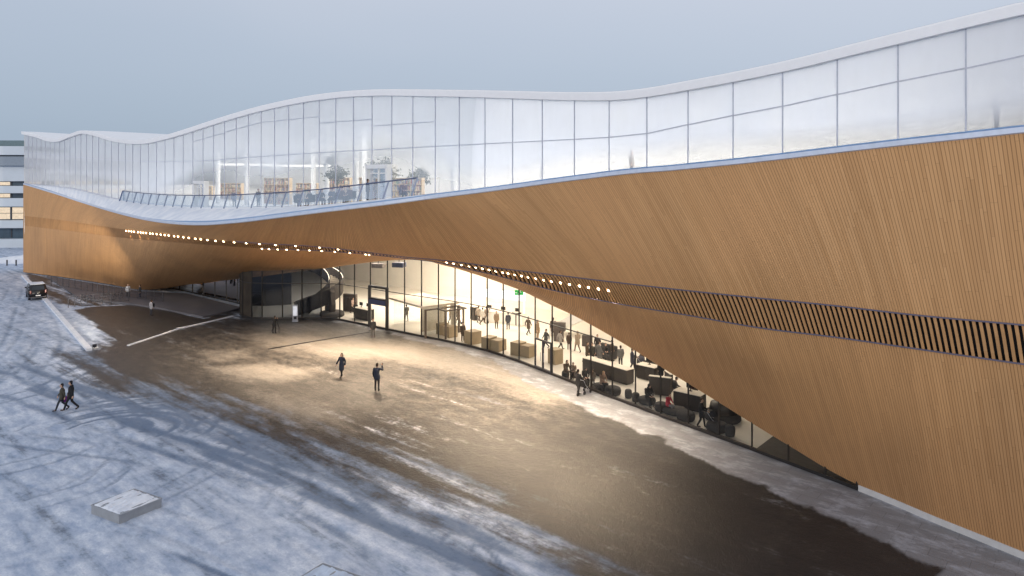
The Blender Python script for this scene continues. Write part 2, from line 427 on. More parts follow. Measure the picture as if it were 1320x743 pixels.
# ------------------------------------------------------------------ terrace, lip, roof, upper floor
zT_px = [(30,236.5),(106,246),(150,256.5),(220,264.5),(300,267.5),(350,267),(420,264.5),(480,259.5),(504,256.8),(560,250.5),(640,241.5),(740,228.7),(830,217.5),(941,208),(1077,192.5),(1157,183.8),(1246,174.5),(1320,166.8)]
zT = spl(sorted((Yk(on_facade(x, y, 0)[1]), on_facade(x, y, 0)[2]) for x, y in zT_px))
def zTk(k): return float(zT(max(k, -1.2)))
zR_px = [(28,170),(45,173.5),(60,178.5),(72,179.3),(88,173.5),(105,168.5),(120,171),(140,177),(160,180.5),(185,180.5),(210,175),(240,166),(270,156),(300,146.5),(330,138),(360,131),(390,125),(420,120.5),(450,117.5),(480,116),(540,116),(600,116.7),(660,118),(740,119.5),(790,118.5),(830,114),(880,105),(950,91.5),(1020,76),(1100,55.5),(1180,35.5),(1260,15.5),(1320,1)]
zR = spl(sorted((Yk(on_facade(x, y, .25)[1]), on_facade(x, y, .25)[2]) for x, y in zR_px))
def zRk(k): return float(zR(max(k, -.8)))
K0, K1 = -9, 56
def FP(k, n, z): p = line_pt(kY(k), n); return (p[0], p[1], z)
ks = np.linspace(K0, K1 + .3, 260)
def strip(name, rows, mat, smooth=True, flip=False, parent=library):
    return grid_obj(name, np.array([[FP(k, *f(k)) for k in ks] for f in rows]), mat, parent, None, smooth, flip)
def zback(k):
    yf = line_pt(kY(k), 0)[1]; yb = line_pt(kY(k), -30)[1]
    a = min(zRk(k), HC + (zRk(k) - HC) * yb / yf - 1.0)
    w = min(1, max(0, (k - 42) / 7)); w = w*w*(3-2*w)
    return a * (1 - w) + 22.7 * w
M['floor_up'] = plain('pale_grey_floor', (.74, .745, .75), .5, var=.06, scale=.5); M['ceil_up'] = plain('white_wall', (.80, .80, .80), .7, var=.06, scale=.4)
strip('roof', [lambda k: (.28, zRk(k) + .004), lambda k: (-2.0, zRk(k) + .05), lambda k: (-12, .6*zRk(k)+.4*zback(k)), lambda k: (-30, zback(k))], M['fascia'])
strip('roof_fascia', [lambda k: (.28, zRk(k)), lambda k: (.30, zRk(k) - .06), lambda k: (.26, zRk(k) - .46), lambda k: (.0, zRk(k) - .47)], M['fascia'], False)
strip('upper_ceiling', [lambda k: (-.12, zRk(k) - .5), lambda k: (-12, .6*zRk(k)+.4*zback(k) - .7), lambda k: (-29.9, zback(k) - .6)], M['ceil'])
strip('upper_floor', [lambda k: (-.08, zTk(k)), lambda k: (-29.9, zTk(k))], M['floor_up'])
strip('slab_underside', [lambda k: (-.08, zTk(k) - .5), lambda k: (-29.9, zTk(k) - .5)], M['ceil'])
strip('upper_back_wall', [lambda k: (-29.6, zTk(k)), lambda k: (-29.6, zback(k) - .6)], M['ceil_up'])
strip('rear_wall', [lambda k: (-30, -.3), lambda k: (-30, zback(k))], M['white'], False)
for k in (K0, K1 + .28):
    MB().quad(FP(k, -.1, -.2), FP(k, -30, -.2), FP(k, -30, zback(k)), FP(k, -.1, zRk(k) - .4)).build('end_wall', M['white'], library)
# terrace surface and snowy apron
snow_t = NT('terrace_snow'); _n = snow_t.noise(snow_t.pos(), .8, 6, .6)
M['tsnow'] = snow_t.end(snow_t.bsdf(snow_t.mix(snow_t.ramp(_n, .3, .75), c4(.66, .71, .80), c4(.86, .88, .92)), .8, 0, snow_t.bump(_n, .25, .05)))
Ak = np.array([Yk((p[1] + .7506 * ((48.07 - p[0] - 1.136*p[1]) / (-.6608 - .7506*1.136) * -1 if False else 0))) for p in A3])
# (distance n and mullion number k of each lip point)
rel = A3[:, :2] - np.array([19.1, 25.5])
nAq = rel @ MV; sAq = rel @ np.array([-.7506, .6608])
kAq = Yk(25.5 + sAq * .6608)
order = np.argsort(kAq)
lip_n = lambda k: float(np.interp(k, kAq[order], nAq[order]))
lip_z = lambda k: float(np.interp(k, kAq[order], A3[order, 2]))
rail_n = lambda k: max(.03, min(2.4, .48 * lip_n(k)))
ks_save = ks; ks = np.linspace(K0, K1 + .2, 400)
strip('balcony_floor', [lambda k: (-.06, zTk(k) + .003), lambda k: (rail_n(k), max(zTk(k) - .05, lip_z(k) + .2)), lambda k: (rail_n(k)*.45 + lip_n(k)*.55, .42*max(zTk(k) - .05, lip_z(k) + .2) + .58*(lip_z(k) + .2)), lambda k: (lip_n(k) - .02, lip_z(k) + .21)], M['tsnow'])
strip('lip_edge', [lambda k: (lip_n(k) - .05, lip_z(k) + .24), lambda k: (lip_n(k) + .07, lip_z(k) + .22), lambda k: (lip_n(k) + .09, lip_z(k) + .02), lambda k: (lip_n(k) - .02, lip_z(k) - .03)], M['flash'], False)
strip('lip_gutter', [lambda k: (lip_n(k)*.86 + .0, max(lip_z(k) + .30, 0) + .02*lip_n(k)), lambda k: (lip_n(k)*.93, lip_z(k) + .25 + .02*lip_n(k)), lambda k: (lip_n(k) - .02, lip_z(k) + .225)], plain('blue_gutter', (.20, .33, .55), .5), True)
ks = ks_save
# upper windows
tr_px = [(30,196),(100,203),(164,207.5),(268,207),(336,202),(411,197),(504,192),(560,189),(658,184),(737,180),(781,177.5),(830,173),(882,162),(941,150),(1005,138),(1077,122.5),(1157,105.5),(1246,88),(1320,72)]
zTr = spl(sorted((Yk(on_facade(x, y, 0)[1]), on_facade(x, y, 0)[2]) for x, y in tr_px))
t2_px = [(248,183),(290,171.5),(291,170.5),(336.6,158),(337,158),(411.8,150.5),(412,159),(479,154),(480,163),(560,156.8)]
def k_of(x): return Yk(on_facade(x, 200, 0)[1])
upper_windows = []
for i in range(K0, K1):
    ka, kb = i, i + 1
    p = MB(); S = 4
    for j in range(S):
        k1, k2 = ka + j / S, ka + (j+1) / S
        b1, b2 = max(zTk(k1), lip_z(k1) + .24 if lip_n(k1) < .6 else 0), max(zTk(k2), lip_z(k2) + .24 if lip_n(k2) < .6 else 0)
        p.quad(FP(k1, 0, b1), FP(k2, 0, b2), FP(k2, 0, zRk(k2) - .47), FP(k1, 0, zRk(k1) - .47), [(j/S, 0), ((j+1)/S, 0), ((j+1)/S, 1), (j/S, 1)])
    w = p.build('upper_window', M['frit'], library)
    fr = MB()
    zb = max(zTk(ka), lip_z(ka) + .2 if lip_n(ka) < .6 else 0)
    fr.bar(FP(ka, .03, zb), FP(ka, .03, zRk(ka) - .45), .05, .05, up=(MV[0], MV[1], 0))
    zt1, zt2 = float(zTr(max(ka, -1))), float(zTr(max(kb, -1)))
    fr.bar(FP(ka + .016, .02, zt1), FP(kb - .016, .02, zt2), .05, .05)
    for (x2, x1, ya2, ya1) in ((290, 248, 171.5, 183), (336.6, 290, 158, 170.5), (411.8, 336.6, 150.5, 158), (479, 411.8, 154, 159), (560, 479, 156.8, 163)):
        lo, hi = k_of(x2), k_of(x1)
        if lo - .3 <= ka and kb <= hi + .3:
            f2 = lambda k: np.interp(k, [lo, hi], [on_facade(x2, ya2, 0)[2], on_facade(x1, ya1, 0)[2]])
            fr.bar(FP(ka + .016, .02, float(f2(ka))), FP(kb - .016, .02, float(f2(kb))), .05, .05)
    fr.bar(FP(ka + .016, .02, zb + .04), FP(kb - .016, .02, max(zTk(kb), lip_z(kb) + .2 if lip_n(kb) < .6 else 0) + .04), .05, .05)
    fr.build('frame', M['mullion'], w)

# ------------------------------------------------------------------ ground floor glazing
def z_arch(px): return float(D_at(px)[2])
def gp(px, z, back=0.0):
    g = G_at(px); return (g[0] - MV[0]*back, g[1] - MV[1]*back, z)
TRANS = 3.85
def ground_window(xa_, xb_, door=False):
    p = MB(); S = 6
    for j in range(S):
        x1, x2 = xa_ + (xb_-xa_)*j/S, xa_ + (xb_-xa_)*(j+1)/S
        p.quad(gp(x1, .22), gp(x2, .22), gp(x2, z_arch(x2) + .1), gp(x1, z_arch(x1) + .1))
    w = p.build('ground_window', M['glass'], library)
    f = MB()
    f.bar(gp(xa_, 0), gp(xa_, z_arch(xa_) + .08), .062, .11, up=(MV[0], MV[1], 0))
    zt = min(z_arch(xa_), z_arch(xb_))
    if zt > TRANS + .1: f.bar(gp(xa_, TRANS), gp(xb_, TRANS), .1, .06)
    f.bar(gp(xa_, .09), gp(xb_, .09), .16, .17)
    f.build('frame', M['frame'], w)
    return w
for i in range(len(Gx) - 1): ground_window(Gx[i], Gx[i+1])
mm = MB().bar(gp(Gx[-1] - .5, 0), gp(Gx[-1] - .5, .5), .08, .15).build('end_mullion', M['frame'], library)
# pale plinth under the near timber wall
pl = MB(); xs_ = np.linspace(len(A3) - NEXT - 1, len(A3) - 1, 2)
di = [j for j in range(len(D3)) if D3[j, 2] <= .26 and D3[j, 1] < 40]
for a, b in zip(di[:-1], di[1:]):
    o1 = np.array([MV[0], MV[1]]) * .05
    pa, pb = D3[a, :2] + o1, D3[b, :2] + o1
    pl.quad((pa[0], pa[1], -.02), (pb[0], pb[1], -.02), (pb[0], pb[1], .27), (pa[0], pa[1], .27), smooth=True)
    qa, qb = D3[a, :2] - o1 * 2, D3[b, :2] - o1 * 2
    pl.quad((pa[0], pa[1], .27), (pb[0], pb[1], .27), (qb[0], qb[1], .27), (qa[0], qa[1], .27))
pl.build('plinth', M['plinth'], library)
# rounded glass bay at the far end of the entrance front, then the recessed cafe front
_b = NT('dark_panel'); M['bronze'] = _b.end(_b.bsdf(_b.mix(_b.noise(_b.pos(), .9, 3), c4(.02, .018, .018), c4(.09, .075, .06)), .6, 0, None, spec=.08))
bay = [(-20.55, 73.55), (-22.6, 73.45), (-24.7, 73.45), (-26.9, 73.5)]
for a in (250, 225, 200, 180): bay.append((-26.9 + 3.5*math.cos(R(a)), 77 + 3.5*math.sin(R(a))))
bay += [(-30.5, 79.2), (-31.2, 81.0)]
G0 = (G[0][0], G[0][1])
bay = [G0] + bay
for a, b in zip(bay[:-1], bay[1:]):
    w = MB().quad((a[0], a[1], .2), (b[0], b[1], .2), (b[0], b[1], 6.45), (a[0], a[1], 6.45)).build('bay_window', M['glass'] if a == G0 else (M['bronze'] if a[0] < -28.0 else M['dark_glass']), library)
    f = MB(); f.bar((a[0], a[1], 0), (a[0], a[1], 6.5), .07, .12, up=(MV[0], MV[1], 0))
    f.bar((a[0], a[1], .1), (b[0], b[1], .1), .2, .18); f.bar((a[0], a[1], TRANS), (b[0], b[1], TRANS), .1, .08)
    f.bar((a[0], a[1], 6.42), (b[0], b[1], 6.42), .1, .1)
    f.build('frame', M['frame'], w)
cafe = [(-31.2, 81.0), (-33.2, 82.6), (-35.3, 84.4), (-37.5, 86.2), (-39.8, 88.1), (-42.2, 90.2), (-45, 92.5), (-49, 95.6)]
for a, b in zip(cafe[:-1], cafe[1:]):
    w = MB().quad((a[0], a[1], .15), (b[0], b[1], .15), (b[0], b[1], 4.4), (a[0], a[1], 4.4)).build('cafe_window', M['glass'], library)
    f = MB(); f.bar((a[0], a[1], 0), (a[0], a[1], 4.4), .1, .14); f.bar((a[0], a[1], .1), (b[0], b[1], .1), .15, .14)
    f.build('frame', M['frame'], w)
# floors, ceiling and back walls of the ground floor
fl = MB()
front = [tuple(p) for p in cafe[::-1]] + [tuple(p) for p in bay[::-1]] + [tuple(p) for p in G[1:]] + [tuple(p[:2] - MV*.1) for p in D3[di]]
def back_of(p):
    q = np.array(p) - np.array([19.1, 25.5]); n = q @ MV; return np.array(p) - MV * (n + 29.5)
for a, b in zip(front[:-1], front[1:]):
    A_, B_ = back_of(a), back_of(b)
    fl.quad((a[0], a[1], .03), (b[0], b[1], .03), (B_[0], B_[1], .03), (A_[0], A_[1], .03))
fl.build('ground_floor', M['floor_in'], library, True)
cl = MB()
def off(p, d): return np.array(p) - MV * d
fr2 = [tuple(p) for p in G]
for a, b in zip(fr2[:-1], fr2[1:]):
    a2, b2 = off(a, .35), off(b, .35); A_, B_ = back_of(a), back_of(b)
    cl.quad((a2[0], a2[1], 7.75), (b2[0], b2[1], 7.75), (B_[0], B_[1], 7.75), (A_[0], A_[1], 7.75))
cl.build('hall_ceiling', M['ceil'], library)
bw = MB()
b1, b2 = back_of(np.array([-60, 100])), back_of(D3[-1][:2])
bw.quad((b1[0], b1[1], 0), (b2[0], b2[1], 0), (b2[0], b2[1], 8), (b1[0], b1[1], 8))
bw.build('hall_back_wall', M['cream'], library)
# ------------------------------------------------------------------ interior lighting
def area(loc, sx, sy, power, col, rz=0):
    l = bpy.data.lights.new('interior_lamp', 'AREA'); l.shape = 'RECTANGLE'; l.size = sx; l.size_y = sy; l.energy = power; l.color = col
    o = bpy.data.objects.new('interior_lamp', l); COL.objects.link(o); o.location = loc; o.rotation_euler = (0, 0, rz); return o
WARM = (1.0, .85, .69)
ang = math.atan2(UV_[1], UV_[0])
for (px, py, pw) in ((425, 398, 900), (450, 392, 1000), (470, 396, 1100), (540, 408, 1000), (620, 415, 1000), (700, 438, 900), (790, 470, 700), (575, 392, 900), (862, 497, 420)):
    x, y = gnd(px, py); area((x, y, 7.6), 6, 5, pw, WARM, ang)
for k in (2, 7, 12, 17, 22, 27, 32, 37, 43, 49):
    for n in (-8, -20):
        p = FP(k, n, min(zRk(k), .6*zRk(k)+.4*zback(k)) - 1.6); area(p, 8, 5, {-8: 800, -20: 860}[n] * (1 if k < 36 else .6), (1.0, .95, .87), ang)

# ------------------------------------------------------------------ the square: one sheet of ground with snow, wet asphalt, paving and tyre tracks
def seg_dist(X, Y, pts):
    d = np.full(X.shape, 1e9)
    for (x1, y1), (x2, y2) in zip(pts[:-1], pts[1:]):
        vx, vy = x2 - x1, y2 - y1; L = vx*vx + vy*vy + 1e-9
        t = np.clip(((X - x1)*vx + (Y - y1)*vy) / L, 0, 1)
        d = np.minimum(d, (X - x1 - t*vx)**2 + (Y - y1 - t*vy)**2)
    return np.sqrt(d)
def poly_sd(X, Y, pts):
    pts = list(pts); ins = np.zeros(X.shape, bool)
    for (x1, y1), (x2, y2) in zip(pts, pts[1:] + pts[:1]):
        cnd = ((y1 > Y) != (y2 > Y)) & (X < (x2 - x1) * (Y - y1) / (y2 - y1 + 1e-12) + x1)
        ins ^= cnd
    d = seg_dist(X, Y, pts + pts[:1]); return np.where(ins, d, -d)
def sst(x, a, b): t = np.clip((x - a) / (b - a), 0, 1); return t*t*(3 - 2*t)
def vnoise(X, Y, sc, seed):
    r = np.random.default_rng(seed).random((64, 64)); x, y = X / sc + 1000, Y / sc + 1000
    i, j = np.floor(x).astype(int), np.floor(y).astype(int); fx, fy = x - i, y - j
    fx, fy = fx*fx*(3-2*fx), fy*fy*(3-2*fy); i, j = i % 64, j % 64; i2, j2 = (i+1) % 64, (j+1) % 64
    return (r[i, j]*(1-fx)*(1-fy) + r[i2, j]*fx*(1-fy) + r[i, j2]*(1-fx)*fy + r[i2, j2]*fx*fy)
def fbm(X, Y, sc, seed): return sum(vnoise(X, Y, sc / 2**o, seed + o) * .5**o for o in range(4)) / 1.875
gx = np.concatenate([[-3000, -900, -400, -220, -150, -120, -105, -96], np.arange(-92, 27, .16), [29, 34, 45, 70, 140, 400, 1200, 3000]])
gy = [-900, -200, -60, -10, 5, 14, 19, 22]; yy = 23.5
while yy < 118: gy.append(yy); yy += .10 + (yy - 23.5) * .0042
gy = np.array(gy + [120, 126, 135, 150, 180, 230, 320, 600, 1500, 5000])
GX, GY = np.meshgrid(gx, gy)
S_ = GX * -.7506 + GY * .6608; N_ = GX * MV[0] + GY * MV[1]       # along / across the facade
P_ = lambda L: [gnd(*p) for p in L]
warp = (fbm(S_ * .35, N_, 5, 5) - .5) * 7 + (fbm(S_, N_, 1.6, 9) - .5) * 1.2
asph = poly_sd(GX, GY, P_([(168,452),(225,428),(300,414),(420,413),(470,420),(560,438),(690,475),(789,514),(887,550),(1016,598),(1106,634),(1320,724),(1420,800),(1000,820),(930,752),(880,716),(800,672),(700,634),(600,600),(520,572),(450,545),(380,520),(300,500),(215,478)]))
dark = sst(asph + 1.8 + warp * .8, -6.0, 3.5)
quad = poly_sd(GX, GY, P_([(95,400),(120,396),(165,393.5),(205,399),(262,410.5),(296,403.5),(303,407.5),(232,423),(160,443)]))
dark = np.maximum(dark, sst(quad + warp * .25, -.8, .5))
left_grey = poly_sd(GX, GY, P_([(33,352),(180,376),(310,396),(312,405),(262,410),(205,399),(160,393),(110,395),(75,392),(40,366)]))
road = poly_sd(GX, GY, P_([(-700,500),(-200,400),(0,352),(30,352),(60,388),(100,440),(60,462),(-40,500)]))
snow = 1 - dark
snow = np.where(left_grey > 0, np.minimum(snow, .25 + .3 * fbm(S_, N_ * .5, 3, 21)), snow)
# frost / trodden thin snow inside the asphalt
frost = np.zeros_like(snow)
for poly, soft, amt in (([(300,430),(345,425),(470,432),(560,445),(690,485),(740,512),(700,515),(640,492),(560,478),(500,468),(420,462),(360,452)], 3.5, .9),
                        ([(300,420),(400,414),(470,424),(500,450),(420,452),(320,440)], 2.5, .62), ([(250,452),(330,446),(340,462),(270,470)], 2.0, .6), ([(265,474),(340,466),(415,474),(380,492),(300,490)], 2.0, .8),
                        ([(330,505),(425,520),(470,560),(400,548),(340,528)], 2.0, .65), ([(430,455),(520,460),(600,490),(560,520),(470,505)], 4.0, .40)):
    frost = np.maximum(frost, amt * sst(poly_sd(GX, GY, P_(poly)) + warp * .5, -soft * 1.1, soft * .9))
frost = np.maximum(frost, .22 * sst(asph, -2, 6) * sst(GY, 34, 48) + .12 * fbm(S_ * .3, N_, 4, 31))
frost *= 1 - sst(GX, 6, 14) * .6
# paving strip along the glass, wider towards the near end
gl_line = [tuple(p) for p in G] + [tuple(p[:2]) for p in D3[di]]
dg = seg_dist(GX, GY, gl_line)
wid = np.interp(GY, [24, 30, 40, 50, 60, 70], [4.2, 3.6, 3.2, 2.6, 1.6, .8])
pave = sst(wid - dg + (fbm(GX, GY, 1.1, 41) - .5) * 1.6 + (fbm(GX, GY, 4, 43) - .5) * 1.2, -.12, .18) * (GY < 73)
pv_edge = sst(np.abs(dg - wid), 1.6, 0) * (GY < 66)
# tyre tracks
trk = np.zeros_like(snow); berm = np.zeros_like(snow)
def track(pts, width, amt, pair=0.0):
    global trk
    P = np.array(P_(pts)); 
    tq = np.linspace(0, len(P)-1, len(P)*6); idx = np.arange(len(P))
    P = np.stack([pchip(idx, P[:, 0], tq), pchip(idx, P[:, 1], tq)], 1)
    tg = np.gradient(P, axis=0); nn = np.stack([-tg[:, 1], tg[:, 0]], 1); nn /= np.linalg.norm(nn, axis=1, keepdims=True) + 1e-9
    for o in ((-pair/2, pair/2) if pair else (0.0,)):
        Q = P + nn * o
        sx = (GX[0] > Q[:, 0].min() - 3) & (GX[0] < Q[:, 0].max() + 3); sy = (GY[:, 0] > Q[:, 1].min() - 3) & (GY[:, 0] < Q[:, 1].max() + 3)
        ix = np.ix_(sy, sx)
        d = seg_dist(GX[ix] , GY[ix], [tuple(q) for q in Q])
        brk = sst(fbm(S_[ix] * .5, N_[ix], 2.5, int(pts[0][0]) % 50 + 60), .30, .62)
        trk[ix] = np.maximum(trk[ix], amt * sst(d, width * 1.25, width * .1) * (.35 + .65 * brk))
        berm[ix] = np.maximum(berm[ix], amt * sst(d, width*.9, width*1.5) * sst(d, width*2.6, width*1.5) * brk)
for k in range(10):       # turning circles left of the middle
    r = 1.0 + k * .66; cx, cy = gnd(128 + 6*(k % 3), 552)
    a0, a1 = (-.5 + .2 * (k % 2)), 2.6 + .3 * (k % 3)
    q = [(cx + r*1.35*math.cos(a0 + (a1-a0)*i/12) + .4*k, cy + r*math.sin(a0 + (a1-a0)*i/12)) for i in range(13)]
    q = [(F*x/y + X0, YH + F*HC/y) for x, y in q]; track(q, .22 + .06*(k % 2), .8 - .03 * k)
track([(0,470),(120,515),(300,583),(470,650),(620,712),(720,760)], .55, .75, 1.7)
track([(20,505),(180,560),(330,612),(480,690),(560,745)], .45, .6, 1.7)
track([(-20,560),(90,575),(200,590),(330,640),(420,700),(480,760)], .35, .55, 1.6)
track([(150,480),(300,535),(420,590),(560,650),(700,702),(820,760)], .6, .8, 1.5)
track([(250,500),(380,548),(520,600),(660,650),(800,705),(900,760)], .6, .7, 1.9)
track([(-20,610),(80,585),(170,540),(230,500),(250,470)], .3, .5, 1.5)
track([(-20,660),(70,640),(150,600),(220,560),(270,520)], .28, .4, 1.5)
track([(150,684),(200,703),(260,728),(330,760)], .22, .85)
track([(200,640),(260,610),(320,570),(350,530)], .25, .45, 1.4)
track([(400,640),(430,600),(470,585)], .25, .5, 1.3)
track([(330,560),(420,590),(470,630),(540,690)], .3, .5, 1.4)
track([(560,760),(590,700),(640,660)], .2, .4, 1.4)
track([(0,720),(100,705),(190,720),(260,760)], .2, .35, 1.5)
track([(20,372),(8,400),(-10,440),(-60,500)], .35, .55, 1.7)
track([(48,390),(44,420),(25,450),(-40,510)], .35, .5, 1.7)
track([(40,388),(60,420),(60,452),(20,490),(-60,530)], .35, .4, 1.7)
track([(60,540),(85,529),(150,505),(240,480),(330,470),(440,487)], .16, .5, .3)
track([(95,529),(60,560),(20,600),(-30,640)], .16, .5, .3)
track([(-20,520),(60,500),(120,470),(165,450)], .3, .5, 1.6)
track([(-20,590),(120,640),(260,690),(380,740)], .2, .4, 1.6)
track([(350,470),(420,540),(520,600),(640,690),(700,760)], .2, .5, 1.6)
track([(230,520),(330,560),(380,610),(360,660),(280,690)], .22, .55, 1.5)
track([(60,470),(140,520),(170,570),(130,620),(40,650)], .22, .55, 1.5)
trk = np.clip(trk + .75 * sst(fbm(S_ * .15, N_, 3.2, 77), .30, .66) * sst(asph, -12, -1), 0, 1)
Z = np.zeros_like(GX) + (berm * .05 - trk * .05) * sst(snow, .3, .7) + snow * (fbm(GX, GY, .8, 88) - .5) * .035
Z = np.where((GX > -92) & (GX < 26) & (GY > 23) & (GY < 118), Z, 0)
g_o = grid_obj('ground', np.stack([GX, GY, Z - .02], -1), [], None, None, True)
at_ = g_o.data.color_attributes.new('cover', 'FLOAT_COLOR', 'POINT')
rd = sst(road, -2, 2)
at_.data.foreach_set('color', np.stack([snow, np.maximum(trk, rd * .35 * sst(fbm(GX, GY, 3, 91), .4, .65)), pave, frost], -1).astype(np.float32).ravel())
tag(g_o, kind='structure')
t = NT('square_ground'); p = t.pos(); px_, py_, pz_ = t.sep(p)
at = t.n('ShaderNodeAttribute', attribute_name='cover'); cr = t.n('ShaderNodeSeparateColor'); t.put(cr.inputs[0], at.outputs['Color'])
a_snow, a_trk, a_pave, a_frost = cr.outputs[0], cr.outputs[1], cr.outputs[2], at.outputs['Alpha']
q = t.mapping(p, rot=(0, 0, R(41.4)))                     # x runs along the facade
long_ = t.noise(t.mapping(q, sc=(.07, .9, 1)), 1.0, 6, .62)
mid_ = t.noise(t.mapping(q, sc=(.7, 1.3, 1)), 1.0, 8, .7)
fine = t.noise(p, 4.0, 7, .72); grit = t.noise(p, 11.0, 6, .75)
sm = t.math('ADD', a_snow, t.math('ADD', t.ramp(long_, .25, .75, -.5, .5, False), t.math('ADD', t.ramp(mid_, .25, .75, -.26, .26, False), t.ramp(fine, .2, .8, -.2, .2, False))))
sm = t.ramp(sm, .22, .92)
snow_c = t.mix(t.ramp(mid_, .3, .7), c4(.33, .41, .56), c4(.80, .84, .91))
snow_c = t.mix(t.ramp(long_, .35, .62, .5, 0), snow_c, c4(.27, .35, .48))
snow_c = t.mix(t.math('MULTIPLY', t.ramp(grit, .46, .66), .6), snow_c, c4(.42, .50, .62))
tm = t.ramp(t.math('ADD', a_trk, t.ramp(fine, .2, .8, -.18, .18, False)), .12, .85)
snow_c = t.mix(t.math('MULTIPLY', tm, .86), snow_c, c4(.11, .165, .26))
asph_c = t.mix(t.ramp(mid_, .3, .7), c4(.026, .026, .028), c4(.052, .048, .045))
asph_c = t.mix(t.math('MULTIPLY', t.ramp(grit, .6, .8), .3), asph_c, c4(.16, .15, .14))
near_shade = t.math('MULTIPLY', t.ramp(py_, 30, 46, 1, 0), t.ramp(px_, -8, 4))  # shade over the near right asphalt, painted into its colour
asph_c = t.mix(t.math('MULTIPLY', near_shade, .65), asph_c, c4(.012, .013, .017))
fm = t.ramp(t.math('ADD', a_frost, t.math('ADD', t.ramp(mid_, .25, .75, -.22, .22, False), t.math('ADD', t.ramp(long_, .25, .75, -.10, .10, False), t.ramp(fine, .2, .8, -.24, .24, False)))), .05, 1.1)
asph_c = t.mix(fm, asph_c, c4(.27, .25, .225))
col = t.mix(sm, asph_c, snow_c)
br = t.n('ShaderNodeTexBrick'); t.put(br.inputs['Vector'], q); br.inputs['Scale'].default_value = 1.0; br.inputs['Mortar Size'].default_value = .012
br.inputs['Brick Width'].default_value = 1.4; br.inputs['Row Height'].default_value = .7
br.inputs['Color1'].default_value = c4(.215, .225, .25); br.inputs['Color2'].default_value = c4(.235, .245, .27); br.inputs['Mortar'].default_value = c4(.15, .155, .17)
pv_c = t.mix(t.ramp(mid_, .45, .7), br.outputs[0], c4(.42, .45, .52))
col = t.mix(t.math('MULTIPLY', a_pave, t.ramp(fine, .1, .35, .7, 1)), col, pv_c)
rough = t.mix(sm, t.comb(.42, .42, .42), t.comb(.85, .85, .85))
nm = t.bump(t.math('ADD', t.math('MULTIPLY', fine, .7), t.math('ADD', t.math('MULTIPLY', grit, .5), t.math('MULTIPLY', mid_, .8))), .6, .08)
g_o.data.materials.append(t.end(t.bsdf(col, t.sep(rough)[0], 0, nm, spec=.35)))
# ------------------------------------------------------------------ lamps of the soffit
M['lamp'] = emitter('warm_lamp', (1.0, .76, .46), 18)
lamp0 = MB().lathe([(0, .0), (.06, 0), (.075, .02), (.075, .05), (0, .05)], n=12).build('soffit_lamp', M['lamp'], library)
lamp_me = lamp0.data; first_lamp = True
def skin_normal(P): 
    d = np.linalg.norm(Pb - P, axis=2); i = np.unravel_index(d.argmin(), d.shape); return nrm[i]
def soffit_lamps(x1, y1, x2, y2, fy, fn, w, num, power):
    global first_lamp
    # equal spacing in space: interpolate 1/Y
    pa = on_facade(x1, y1, float(fn(x1))); pb = on_facade(x2, y2, float(fn(x2)))
    for i in range(num):
        f = i / (num - 1); Y = pa[1] + (pb[1] - pa[1]) * f
        # find pixel x whose band point has that depth
        lo, hi = min(x1, x2), max(x1, x2)
        xs = np.linspace(lo, hi, 160); pts = np.array([on_facade(x, (1-w) * float(yB(x)) + w * float(yC(x)), (1-w) * float(nB(x)) + w * float(nC(x))) for x in xs])
        j = int(np.abs(pts[:, 1] - Y).argmin()); P = pts[j]; N = skin_normal(P)
        N = N / np.linalg.norm(N)
        o = lamp0 if first_lamp else link('soffit_lamp', lamp_me, library); first_lamp = False
        o.location = P + N * .02; o.rotation_euler = Vector(N).to_track_quat('Z', 'Y').to_euler()
        if power and i % 3 == 1:
            l = bpy.data.lights.new('soffit_spot', 'SPOT'); l.energy = power * (.35 if P[0] < -34 else 1.0); l.color = (1, .77, .53); l.spot_size = R(125); l.spot_blend = .9; l.shadow_soft_size = .15
            so_ = bpy.data.objects.new('soffit_spot', l); COL.objects.link(so_); so_.location = P + N * .12 + np.array([0, 0, -.1])
            so_.rotation_euler = Vector((N[0]*.35, N[1]*.35, -1)).to_track_quat('-Z', 'Y').to_euler()
soffit_lamps(163, 0, 436, 0, yB, nB, .12, 30, 900)
soffit_lamps(296, 0, 476, 0, yB, nB, 1.0, 17, 3600)
soffit_lamps(556, 0, 785, 0, yB, nB, .42, 23, 3600)

# ------------------------------------------------------------------ doors, vestibule, bay interior, terrace doors
def fpx(px, py, back):
    g = gnd(px, py); return g
tang = np.array([.62, -.785]); RZ = math.atan2(tang[1], tang[0])
inn = np.array([.785, .62])
def loc2(p, a, b, z=0): return (p[0] + tang[0]*a + inn[0]*b, p[1] + tang[1]*a + inn[1]*b, z)
# glazed double door
ga, gb = G_at(690), G_at(711.5)
for (s0, s1) in ((0.03, .49), (.51, .97)):
    f = MB(); a = ga + (gb - ga) * s0 + MV * .06; b = ga + (gb - ga) * s1 + MV * .06
    for q in (a, b): f.bar((q[0], q[1], .1), (q[0], q[1], 2.45), .12, .14)
    f.bar((a[0], a[1], 2.42), (b[0], b[1], 2.42), .12, .12); f.bar((a[0], a[1], .2), (b[0], b[1], .2), .18, .12)
    d_ = f.build('glass_door', M['dkmetal'], library)
    h = a + (b - a) * (.8 if s0 < .3 else .2) + MV * .1
    MB().tube([(h[0], h[1], .8), (h[0], h[1], 1.5)], .025).build('handle', M['steel'], d_)
